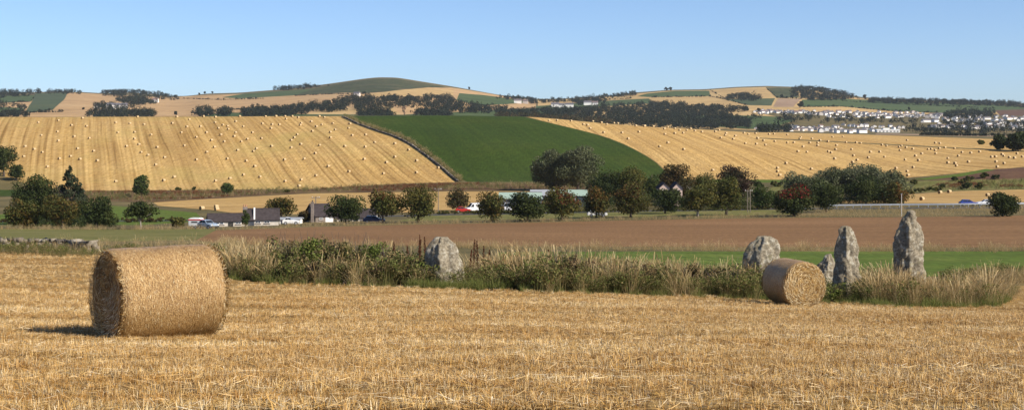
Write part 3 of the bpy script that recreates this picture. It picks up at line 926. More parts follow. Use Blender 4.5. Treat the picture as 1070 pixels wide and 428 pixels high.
def near_bale(loc, ang, R, L, label, seed):
    rng = np.random.default_rng(seed)
    t = thing('straw_bale', loc, label, 'straw bale', 'round bales lying on the near field', ang)
    na, nl = 120, 44
    V = np.zeros((nl + 1, na, 3))
    for i in range(nl + 1):
        u = i / nl
        x = (u - 0.5) * L
        e = min(u, 1 - u) * L
        rr = R - 0.07 * R * max(0, 1 - e / 0.10) ** 2
        for k in range(na):
            a = 2 * math.pi * k / na
            n1 = noise.noise(Vector((x * 2.3 + seed, math.cos(a) * 1.8, math.sin(a) * 1.8)))
            n2 = noise.noise(Vector((x * 9 + seed, math.cos(a) * 7, math.sin(a) * 7)))
            n3 = noise.noise(Vector((x * 30 + seed, 3, 1)))
            r = rr * (1 + 0.016 * n1 + 0.007 * n2 + 0.004 * n3)
            z = r * math.sin(a)
            if z < -0.93 * R: z = -0.93 * R + (z + 0.93 * R) * 0.25     # settles flat on the ground
            V[i, k] = (x, r * math.cos(a), z + 0.945 * R)
    I = np.arange((nl + 1) * na).reshape(nl + 1, na)
    Fq = np.stack([I[:-1, :], np.roll(I[:-1, :], -1, 1), np.roll(I[1:, :], -1, 1), I[1:, :]], -1).reshape(-1, 4)
    side = obj('wrapped_side', mesh_np('wrapped_side', V.reshape(-1, 3) - np.array([0, 0, .945 * R]), Fq, True), t, M['bale_side'], (0, 0, .945 * R))
    ends = []
    for sgn, row in ((-1, V[0]), (1, V[nl])):
        ring = [row - np.array([0, 0, .945 * R])]
        vs_, fs_ = [], []
        nrg = 16
        for j in range(nrg + 1):
            q = 1 - j / nrg
            for k in range(na):
                b = ring[0][k]
                bl = 0.045 * math.sin(min(1, (1 - q) * 4) * math.pi / 2)
                wob = 0.030 * noise.noise(Vector((b[1] * q * 5 + seed, b[2] * q * 5, sgn * 3))) + 0.014 * math.sin((q * 40 + k / na * 6.28)) * noise.noise(Vector((q * 9, k * 0.1, seed)))
                vs_.append((b[0] + sgn * (bl + wob * (1 if j else 0)), b[1] * q, b[2] * q))
        for j in range(nrg):
            for k in range(na):
                a0, a1 = j * na + k, j * na + (k + 1) % na
                f = (a0, a1, a1 + na, a0 + na)
                fs_.append(f if sgn < 0 else f[::-1])
        ends.append(obj('straw_end', mesh_np('straw_end', np.array(vs_), np.array(fs_), True), t, M['bale_end'], (0, 0, .945 * R)))
    # loose straws standing off the wrapped side and the ends
    SC = np.array([(.50, .34, .14), (.40, .25, .09), (.62, .47, .25), (.26, .145, .045), (.70, .58, .36), (.18, .095, .03)])

    def straws(n, fn, wd, lmax=.13):
        P_, D_, N_ = fn(n)
        ln = rng.uniform(0.03, lmax, n)[:, None]
        s = np.cross(D_, N_); s /= np.linalg.norm(s, axis=1)[:, None] + 1e-9
        v = np.stack([P_ - D_ * ln / 2 - s * wd, P_ - D_ * ln / 2 + s * wd, P_ + D_ * ln / 2 + s * wd * .7 + N_ * ln * .12, P_ + D_ * ln / 2 - s * wd * .7 + N_ * ln * .12], 1).reshape(-1, 3)
        return v, np.arange(4 * n).reshape(n, 4), SC[rng.integers(0, len(SC), n)] * rng.uniform(.75, 1.2, n)[:, None]

    def on_side(n):
        a = rng.uniform(0, 6.28, n); x = rng.uniform(-.49, .49, n) * L
        N_ = np.stack([0 * a, np.cos(a), np.sin(a)], 1)
        T = np.stack([0 * a, -np.sin(a), np.cos(a)], 1)
        D = T + rng.normal(size=(n, 3)) * 0.35; D -= N_ * (D * N_).sum(1)[:, None] * 0.85
        D /= np.linalg.norm(D, axis=1)[:, None]
        z = np.maximum(np.sin(a) * R * 1.004, -.92 * R)
        return np.stack([x, np.cos(a) * R * 1.004, z + .945 * R], 1), D, N_

    def on_end(sgn):
        def fn(n):
            a = rng.uniform(0, 6.28, n); q = np.sqrt(rng.random(n)) * .97
            N_ = np.tile(np.array([sgn, 0, 0.0]), (n, 1))
            T = np.stack([0 * a, -np.sin(a), np.cos(a)], 1)
            D = T + rng.normal(size=(n, 3)) * 0.24 + N_ * rng.uniform(-.1, .45, n)[:, None]
            D /= np.linalg.norm(D, axis=1)[:, None]
            z = np.maximum(np.sin(a) * R * q, -.92 * R)
            return np.stack([np.full(n, sgn * (L / 2 + 0.045)), np.cos(a) * R * q, z + .945 * R], 1), D, N_
        return fn

    def on_rim(sgn):
        def fn(n):
            a = rng.uniform(0, 6.28, n)
            N_ = np.stack([np.full(n, sgn * .7), np.cos(a) * .7, np.sin(a) * .7], 1)
            D = N_ * rng.uniform(0.1, 1, n)[:, None] + rng.normal(size=(n, 3)) * 0.6
            D /= np.linalg.norm(D, axis=1)[:, None]
            z = np.maximum(np.sin(a) * R * .97, -.9 * R)
            return np.stack([sgn * (L / 2 + rng.uniform(-.03, .03, n)), np.cos(a) * R * .97, z + .945 * R], 1), D, N_
        return fn
    for par, (v, f, c) in ((side, straws(3200, on_side, .0020, .065)), (ends[0], join([straws(2600, on_end(-1), .0045), straws(420, on_rim(-1), .003, .085)])), (ends[1], join([straws(2600, on_end(1), .0045), straws(420, on_rim(1), .003, .085)]))):
        tag(obj('loose_straw', mesh_np('loose_straw', v - np.array([0, 0, .945 * R]), f, False, c), par, M['loose_straw']), kind='stuff')
    return t


def on_ground(px, Y):
    x = (px - CX) / F * Y
    return Vector((x, Y, gz(x, Y)))


YB1 = depth(165, 354, 'near') + 0.55
near_bale(on_ground(166, YB1), math.radians(35), 0.70, 1.56, 'large golden straw bale wrapped in net, on the stubble at far left', 3)
YB2 = depth(832, 319.5, 'near') + 0.5
near_bale(on_ground(829, YB2), math.radians(-74), 0.70, 1.40, 'round straw bale with sunlit coiled end in front of the standing stones', 8)

# ------------------------------------------------------------------ standing stones
t = NT('lichened granite', 0.92, 0.15)
o_ = t.pos()
k1 = t.noise(o_, 3.0, 8, 0.65)
k2 = t.noise(o_, 12.0, 6, 0.7)
c = t.ramp(k2, [(0.28, (.098, .080, .055)), (0.45, (.195, .165, .115)), (0.58, (.285, .245, .178)), (0.75, (.40, .35, .275))])
lich = t.ramp(t.noise(o_, 5.0, 7, 0.7, 0.6), [(0.52, (0, 0, 0)), (0.60, (1, 1, 1))])
c = t.mix(t.math('MULTIPLY', lich, 0.8), c, (.46, .43, .345))
moss = t.ramp(k1, [(0.56, (0, 0, 0)), (0.68, (1, 1, 1))])
c = t.mix(t.math('MULTIPLY', moss, 0.55), c, (.20, .185, .085))
t.bump(t.math('ADD', k2, t.noise(o_, 40, 4, 0.7)), 0.6, 0.04)
M['granite'] = t.color(c)


def stone(px, Y, prof, top_py, depth_ratio, label, rz, seed, lean=0.0, sink=0.25, rough=1.0):
    """prof: (height fraction, left offset px, right offset px) traced against the foot column"""
    p = on_ground(px, Y)
    s = Y / F
    Ht = (HY - top_py) * s - p.z
    th_ = thing('standing_stone', p, label, 'standing stone', 'standing stones in the weedy strip')
    na, nh = 72, 90
    V = []
    # plan with two broad faces meeting in an arris towards the camera
    planes = [((-.66, -.75), .62), ((.42, -.91), .60), ((.98, .15), .86), ((-.97, .22), .86), ((-.3, .95), .7), ((.5, .87), .75)]
    unit = []
    for k in range(na):
        a = 2 * math.pi * k / na
        dx, dy = math.cos(a), math.sin(a)
        r = min(d_ / max(1e-3, n_[0] * dx + n_[1] * dy) for n_, d_ in planes if n_[0] * dx + n_[1] * dy > 1e-3)
        unit.append((dx * r, dy * r))
    ux0, ux1 = min(u[0] for u in unit), max(u[0] for u in unit)
    uy0, uy1 = min(u[1] for u in unit), max(u[1] for u in unit)
    unit = [((u[0] - ux0) / (ux1 - ux0) * 2 - 1, (u[1] - uy0) / (uy1 - uy0) * 2 - 1) for u in unit]
    fr = [q[0] for q in prof]; lf = [q[1] * s for q in prof]; rt = [q[2] * s for q in prof]
    for i in range(nh + 1):
        q = i / nh
        zq = -sink + (Ht + sink) * q
        fq = max(0, zq) / Ht
        a0 = np.interp(fq, fr, lf); a1 = np.interp(fq, fr, rt)
        cx_, hw = (a0 + a1) / 2, (a1 - a0) / 2
        hd = max(0.03, hw * depth_ratio) * (0.75 + 0.5 * (1 - fq)) if fq > 0.85 else hw * depth_ratio * (1 + 0.15 * (1 - fq))
        if i == nh: hw *= 0.25; hd *= 0.25
        for k in range(na):
            xx, yy = unit[k]
            X_ = cx_ + hw * xx
            Y_ = hd * yy + lean * zq
            V.append(Vector((X_, Y_, zq)))
    out = []
    for v in V:
        sv = v * 1.0 + Vector((seed * 3.1, 0, 0))
        cxz = np.interp(max(0, v.z) / Ht, fr, [(a + b) / 2 for a, b in zip(lf, rt)])
        d = Vector((v.x - cxz, v.y - lean * v.z, 0.0))
        if d.length > 1e-4: d.normalize()
        # broken planes (cells), deep vertical weathering grooves, pitted skin
        vd, vp = noise.voronoi(Vector((sv.x * 2.2, sv.y * 2.2, sv.z * 1.3)))
        pl = (vd[1] - vd[0])
        gr = noise.noise(Vector((sv.x * 6, sv.y * 6, sv.z * 1.2)))
        fi = noise.fractal(sv * 7.0, 0.7, 2.1, 5)
        amp = 0.02 + rough * (0.13 * (min(pl, 0.45) - 0.25) + 0.085 * min(0.2, gr) + 0.022 * fi)
        out.append(v + d * amp + Vector((0, 0, 0.03 * fi * (1 if v.z > Ht * 0.6 else 0.2))))
    I = np.arange((nh + 1) * na).reshape(nh + 1, na)
    Fq = [tuple(x) for x in np.stack([I[:-1, :], np.roll(I[:-1, :], -1, 1), np.roll(I[1:, :], -1, 1), I[1:, :]], -1).reshape(-1, 4)]
    Fq.append(tuple(I[nh]))
    me = mesh_np('stone_body', np.array(out), Fq, False)
    obj('stone_body', me, th_, M['granite'], rot=(0, 0, rz))
    return th_


stone(465, 47.6, [(0, -22, 22), (0.2, -22, 21), (0.45, -21, 19), (0.6, -21, 16), (0.72, -20, 14), (0.84, -17, 10.5), (0.94, -13, 6), (1, -9, 2)], 247.5, 0.62, 'squat pale boulder-like standing stone, leftmost of the stones', 0.0, 1, 0.05, rough=0.8)
stone(796, 50.5, [(0, -14, 13), (0.15, -16, 14), (0.4, -19, 16), (0.6, -19, 19), (0.75, -17, 19), (0.88, -11, 18), (0.95, -6, 15), (1, -4, 9)], 246.5, 0.55, 'broad leaning standing stone with notched top behind the round bale', 0.0, 2, 0.06)
stone(885, 48.5, [(0, -16, 15.5), (0.25, -15, 14), (0.5, -12, 11), (0.7, -11.5, 10), (0.85, -10.5, 8.5), (0.95, -9, 6.5), (1, -6, 3)], 236, 0.65, 'slim tapering standing stone just right of the round bale', 0.0, 3)
stone(950, 50.5, [(0, -18, 17), (0.25, -17, 16), (0.5, -16, 15), (0.65, -15, 14), (0.76, -13, 12.5), (0.87, -9, 10), (0.95, -4, 7), (1, -1.5, 4)], 219, 0.6, 'tallest pointed standing stone, rightmost of the stones', 0.0, 4, rough=1.2)
stone(863, 50.8, [(0, -16, 16), (0.3, -15, 15), (0.55, -12, 13), (0.75, -6, 10), (0.9, -2, 8), (1, 1, 5)], 265.5, 0.8, 'low fallen boulder between the round bale and the slim standing stone', 0.0, 5, sink=0.15)

# ------------------------------------------------------------------ weedy strip: grasses, brambles, docks
DRY = [(.50, .37, .185), (.42, .295, .135), (.57, .45, .25), (.34, .23, .10)]
GRN = [(.13, .165, .035), (.17, .195, .05), (.24, .215, .075), (.10, .12, .03)]
OLV = [(.12, .12, .04), (.17, .15, .055), (.22, .17, .07), (.09, .10, .03)]
dry_src, grn_src, olv_src = [], [], []
for k in range(5):
    rng = np.random.default_rng(300 + k)
    dry_src.append(with_mat(mesh_np('dry_tuft', *join([blades(rng, 34, .45, 1.0, .011, .16, .35, DRY, 4, .8), blades(rng, 14, .8, 1.25, .010, .14, .22, DRY, 5, .6, head=1.9)])[:2], False), M['blade']))
    v, f, c = join([blades(np.random.default_rng(300 + k), 34, .35, 1.0, .010, .20, .65, DRY + OLV[:2], 4, .9), blades(np.random.default_rng(350 + k), 12, .7, 1.2, .008, .16, .4, DRY, 5, .7, head=1.9)])
    dry_src[-1] = with_mat(mesh_np('dry_tuft', v, f, False, c), M['blade'])
    v, f, c = blades(np.random.default_rng(400 + k), 60, .15, .45, .013, .18, .5, GRN, 3, .9)
    grn_src.append(with_mat(mesh_np('green_tuft', v, f, False, c), M['blade']))
    rng = np.random.default_rng(500 + k)
    v, f, c = blades(rng, 30, .3, .8, .012, .16, .4, OLV, 4, .7)
    cs = [(rng.normal() * .16, rng.normal() * .16, rng.uniform(.2, .75)) for _ in range(9)]
    v2, f2, c2, _ = leaf_cloud(rng, cs, [.13] * 9, 130, .065, OLV + GRN[:2])
    olv_src.append(with_mat(mesh_np('weed_tuft', *(lambda q: (q[0], q[1], False, q[2]))(join([(v, f, c), (v2, f2, c2)]))), M['blade']))


def scatter(n, xfun, rng):
    """n spots (px, Y) from the generator, on the ground"""
    q = np.array([xfun(rng) for _ in range(n)])
    x = (q[:, 0] - CX) / F * q[:, 1]
    return np.column_stack([x, q[:, 1], gzv(x, q[:, 1])])


rngS = np.random.default_rng(77)


def strip_spot(x0, x1, d0, d1):
    def fn(r):
        px = r.uniform(x0, x1)
        return px, float(np.interp(px, SFX, SFY)) + r.uniform(d0, d1)
    return fn


def line_spot(pts_, band, spread):
    xs = [p[0] for p in pts_]; ds = [depth(p[0], p[1], band) for p in pts_]

    def fn(r):
        px = r.uniform(xs[0], xs[-1])
        return px, float(np.interp(px, xs, ds)) + r.normal() * spread
    return fn


def grass(name, src, spots, s0, s1, label):
    P_ = np.concatenate(spots)
    n = len(P_)
    o = make_instancer(name, P_, rngS.uniform(0, 6.28, n), rngS.uniform(s0, s1, n) * np.clip(.88 + .38 * wavy(P_[:, 0], P_[:, 1], 3.2, len(name)), .45, 1.35), rngS.normal(size=(n, 2)) * .10, src, '')
    return tag(o, label, 'grass', kind='stuff')


S = lambda n, *a: scatter(n, strip_spot(*a), rngS)
Ln = lambda n, p, sp, band='near': scatter(n, line_spot(p, band, sp), rngS)
grass('dry_grass', dry_src, [
    S(380, 205, 300, 2.5, 8), S(300, 240, 286, 0.6, 5), S(160, 300, 450, 5.0, 9), S(520, 490, 660, 3.2, 8), S(170, 520, 660, 0.8, 5),
    S(500, 640, 790, 3.2, 8), S(220, 815, 930, 3.0, 7), S(330, 900, 1045, 1.5, 6), S(90, 965, 1062, 0.3, 5), S(180, 905, 985, 0.6, 4), S(70, 560, 780, .2, 3), S(40, 300, 440, .2, 2.5)], .45, 1.05,
    'tall pale dry grass growing in the weedy strip round the stones')
grass('green_grass', grn_src, [
    S(110, 205, 440, -.2, 2.5), S(330, 430, 530, -.3, 3.0), S(120, 530, 790, -.4, 2.0), S(200, 790, 930, 0.0, 4.0), S(330, 900, 1055, -.7, 3.4), S(160, 940, 1062, 1, 7)], .28, .95,
    'short green grass along the front of the weedy strip')
grass('weeds', olv_src, [
    S(260, 205, 300, 0.4, 6), S(330, 280, 450, 0.6, 7), S(120, 440, 520, 1.0, 5), S(420, 515, 650, 0.4, 5.5), S(420, 640, 790, 0.3, 5.5), S(110, 800, 930, 0.8, 5), S(130, 900, 1045, 0.8, 5)], .5, 1.1,
    'brown and olive weeds mixed through the weedy strip')
grass('field_edge_grass', dry_src, [
    Ln(1000, [(470, 258.6), (640, 260.5), (830, 261.2), (1130, 261.4)], 1.6),
    Ln(420, [(995, 294), (1130, 292)], 1.6), Ln(200, [(-60, 262), (110, 264), (205, 272)], 1.2), Ln(70, [(226, 256), (256, 257)], 3.0),  Ln(60, [(232, 254), (246, 254)], 2.0), Ln(120, [(60, 257), (205, 257)], 3.5), Ln(260, [(200, 258), (300, 259), (460, 260)], 4.0)], .28, .62,
    'dry straw-coloured grass along the edges of the ploughed field')
grass('edge_weeds', olv_src, [Ln(300, [(985, 293), (1130, 290)], 1.5), Ln(200, [(1005, 289.5), (1130, 289)], .8), Ln(160, [(-60, 263), (205, 270)], 1.2)], .4, .8,
      'low dark weeds beside the stubble edge')
grass('verge_grass', dry_src, [
    Ln(90, [(225, 240.5), (300, 238.2)], 2.0), Ln(1400, [(300, 237), (330, 236), (465, 233), (560, 231.3), (640, 229.5), (720, 228), (830, 226), (950, 225.5), (1130, 223)], 3.0),
    Ln(900, [(850, 222), (950, 221), (1130, 218)], 7.0), Ln(500, [(-60, 239), (225, 239)], 3.0)], .3, .95,
    'dry grass on the verge between the ploughed field and the road')

# bramble and weed bushes standing in the strip
def bush(px, dY, w_px, h_px, tints, label, group, n=900, leaf=0.085, name='bramble_bush'):
    Y = float(np.interp(px, SFX, SFY)) + dY
    p = on_ground(px, Y)
    s = Y / F
    w, hgt = w_px * s, h_px * s
    rng = np.random.default_rng(int(px * 3 + dY * 10))
    t = thing(name, p, label, 'bush', group)
    m = MB()
    for k in range(16):
        a = rng.uniform(0, 6.28); r = rng.uniform(.1, .45) * w
        e = Vector((math.cos(a) * r, math.sin(a) * r, hgt * rng.uniform(.5, 1.12)))
        m.tube([(0, 0, -.05), e * .55 + Vector((0, 0, hgt * .12)), e], [.012, .009, .004], 4)
    obj('stems', m.mesh('stems'), t, M['bark'])
    cs, rs = crown_lobes(rng, w, w * .9, hgt, 0.02, 16, 'round')
    v, f, col, c = leaf_cloud(rng, cs, rs, n, leaf, tints, .9, .3, .35)
    obj('foliage', mesh_np('foliage', v, f, False, col), t, M['leaf'])
    return t


BR = [(.085, .10, .028), (.13, .14, .04), (.18, .155, .06), (.25, .185, .085), (.10, .085, .035)]
BR2 = [(.135, .105, .042), (.18, .125, .058), (.10, .095, .033), (.22, .155, .078)]
BR3 = [(.11, .145, .03), (.15, .175, .042), (.20, .20, .06)]
for i, px in enumerate((252, 270, 288, 305, 322, 338, 356, 372, 390, 408, 424)):
    hpx = (26, 32, 45, 48, 50, 47, 48, 49, 46, 40, 37)[i]
    bush(px, 2.2 + (i % 3) * 1.1, 34, hpx, BR if i % 4 else BR3, 'tangled green bramble bush between the large left bale and the leftmost stone', 'brambles left of the leftmost stone', 1500)
for i, px in enumerate((300, 330, 360, 395, 430, 448)):
    bush(px, 1.0, 28, (20, 24, 22, 24, 22, 18)[i], BR2 if i % 2 else BR, 'low brown-green weed bush along the front of the bramble bank', 'low weeds before the brambles', 800)
for i, px in enumerate((528, 545, 566, 585, 598, 616, 634, 655, 676, 700, 722, 745, 768)):
    hpx = (26, 30, 28, 40, 42, 30, 26, 28, 30, 28, 32, 30, 30)[i]
    bush(px, 1.4 + (i * 7 % 4) * .7, 26, hpx, BR2 if i % 3 else BR, 'bushy olive weeds between the leftmost stone and the leaning stone', 'weed bushes in the middle of the strip', 900)
for i, px in enumerate((785, 812, 868, 912, 1000)):
    bush(px, (3.2, 3.5, 1.4, 1.8, 2.4)[i], 24, (24, 22, 14, 18, 14)[i], BR2 if i % 2 else BR3, 'low weed bush round the feet of the right-hand stones', 'weed bushes by the right-hand stones', 600)


# dock plants with red-brown seed spikes
t = NT('dock seed', .9, .1)
M['dock'] = t.color(t.ramp(t.noise(t.objco(), 20, 3), [(.3, (.075, .028, .016)), (.7, (.16, .062, .034))]))


def dock(px, Y, top_py, label):
    p = on_ground(px, Y)
    hgt = (HY - top_py) * Y / F - p.z
    rng = np.random.default_rng(int(px * 11))
    t = thing('dock_plant', p, label, 'dock plant', 'red-brown dock spikes in the strip')
    m = MB()
    lx, ly = rng.normal() * .10, rng.normal() * .06
    m.tube([(0, 0, -.03), (lx * .4, ly * .4, hgt * .5), (lx, ly, hgt)], [.010, .008, .004], 5)
    obj('stalk', m.mesh('stalk'), t, M['dock'])
    n = 300
    q = rng.random(n)
    a = rng.uniform(0, 6.28, n)
    r = (.042 * np.sin(np.clip(q * 1.1, 0, 1) * math.pi) ** .6 + .01) * np.sqrt(rng.random(n))
    c = np.stack([lx * (.45 + .55 * q) + r * np.cos(a), ly * (.45 + .55 * q) + r * np.sin(a), hgt * (.42 + .62 * q)], 1)
    d = rng.normal(size=(n, 3)); d /= np.linalg.norm(d, axis=1)[:, None]
    e = np.cross(d, rng.normal(size=(n, 3))); e /= np.linalg.norm(e, axis=1)[:, None]
    s = .024
    v = np.stack([c - d * s, c - e * s * .6, c + d * s, c + e * s * .6], 1).reshape(-1, 3)
    obj('seed_head', mesh_np('seed_head', v, np.arange(4 * n).reshape(n, 4)), t, M['dock'])


for px, tp in ((433, 252), (440, 247), (446, 249), (429, 258)):
    dock(px, 50.5, tp, 'red-brown dock spike just left of the leftmost stone')
for px, tp in ((494, 251), (500, 253), (506, 258), (511, 262), (489, 262), (539, 262), (541, 268), (577, 262), (586, 268)):
    dock(px, 50.0, tp, 'red-brown dock spike just right of the leftmost stone')
dock(398, 50.5, 256, 'red-brown dock spike rising above the bramble bank')
dock(412, 51, 254, 'red-brown dock spike rising above the bramble bank')

# ------------------------------------------------------------------ dry stone walls
def rubble(rng, pts_, hgt, wid, size, course):
    V, Fc = [], []
    cube = np.array([(x, y, z) for z in (-.5, .5) for x, y in ((-.5, -.5), (.5, -.5), (.5, .5), (-.5, .5))])
    fq = np.array([(0, 3, 2, 1), (4, 5, 6, 7), (0, 1, 5, 4), (1, 2, 6, 5), (2, 3, 7, 6), (3, 0, 4, 7)])
    b = 0
    for i in range(len(pts_) - 1):
        p, q = Vector(pts_[i]), Vector(pts_[i + 1])
        L = (q - p).length
        ang = math.atan2(q.y - p.y, q.x - p.x)
        ca, sa = math.cos(ang), math.sin(ang)
        for c in range(course):
            for row in ((-1, 1) if c < course - 1 else (0,)):
                s = 0.0
                while s < L:
                    w = size * rng.uniform(.6, 1.5)
                    hh_ = hgt / course * rng.uniform(.6, 1.7)
                    if rng.random() > .16:
                        v = (cube + rng.normal(size=(8, 3)) * .17) * np.array([w * .96, wid * (.5 if row else .9) * rng.uniform(.8, 1.2), hh_])
                        v[:, 1] += row * wid * .22; v[:, 0] += s + w / 2; v[:, 2] += hgt / course * (c + .5)
                        x = v[:, 0] * ca - v[:, 1] * sa; y = v[:, 0] * sa + v[:, 1] * ca
                        zg = p.z + (q.z - p.z) * np.clip(v[:, 0] / L, 0, 1)
                        V.append(np.column_stack([p.x + x, p.y + y, zg + v[:, 2]])); Fc.append(fq + b); b += 8
                    s += w
    return mesh_np('stones', np.concatenate(V), np.concatenate(Fc))


t = NT('wall rubble', .95, .1)
ri = t.n('ShaderNodeNewGeometry').outputs['Random Per Island']
c = t.ramp(ri, [(0, (.10, .085, .068)), (.5, (.19, .16, .125)), (.85, (.25, .215, .17)), (1, (.33, .295, .25))])
c = t.mix(1.0, c, t.ramp(t.noise(t.pos(), 6, 5, .7), [(.3, (.7, .7, .68)), (.7, (1.15, 1.15, 1.12))]), 'MULTIPLY')
M['rubble'] = t.color(c)


def drywall(pxs, band, hgt, wid, size, course, label, seed, dy=0):
    pts_ = [spot(a, b, band, dy) for a, b in pxs]
    t = thing('dry_stone_wall', pts_[0], label, 'stone wall')
    me = rubble(np.random.default_rng(seed), [p - pts_[0] for p in pts_], hgt, wid, size, course)
    tag(obj('stones', me, t, M['rubble']), kind='stuff')


drywall([(-160, 258.5), (-80, 258.6), (0, 258.6), (40, 259), (70, 260), (97, 262.5)], 'near', .5, .6, .26, 3, 'low tumbledown dry stone wall behind the left bale', 21)
drywall([(1010, 287.5), (1040, 288), (1070, 288), (1140, 288)], 'near', .26, .5, .22, 2, 'low grassy dry stone wall at right edge of stubble', 22)
drywall([(a + .5, b) for a, b in WALL_LINE], 'hill', .6, .7, .8, 2, 'long dry stone wall running down between stubble and green hillside', 23)
ml = []
r_ = np.random.default_rng(5)
for a, b in zip(WALL_LINE[:-1], WALL_LINE[1:]):
    for k in range(70):
        u = r_.random()
        ml.append(spot(a[0] + (b[0] - a[0]) * u + r_.uniform(1.2, 5.5), a[1] + (b[1] - a[1]) * u - r_.uniform(0, 1.2), 'hill'))
ml = np.array([tuple(p) for p in ml])
o = make_instancer('wallside_grass', ml, r_.uniform(0, 6.28, len(ml)), r_.uniform(1.0, 2.2, len(ml)), r_.normal(size=(len(ml), 2)) * .1, dry_src[:2] + olv_src[:3], '')
tag(o, 'rough grass growing along the hillside wall', 'grass', kind='stuff')

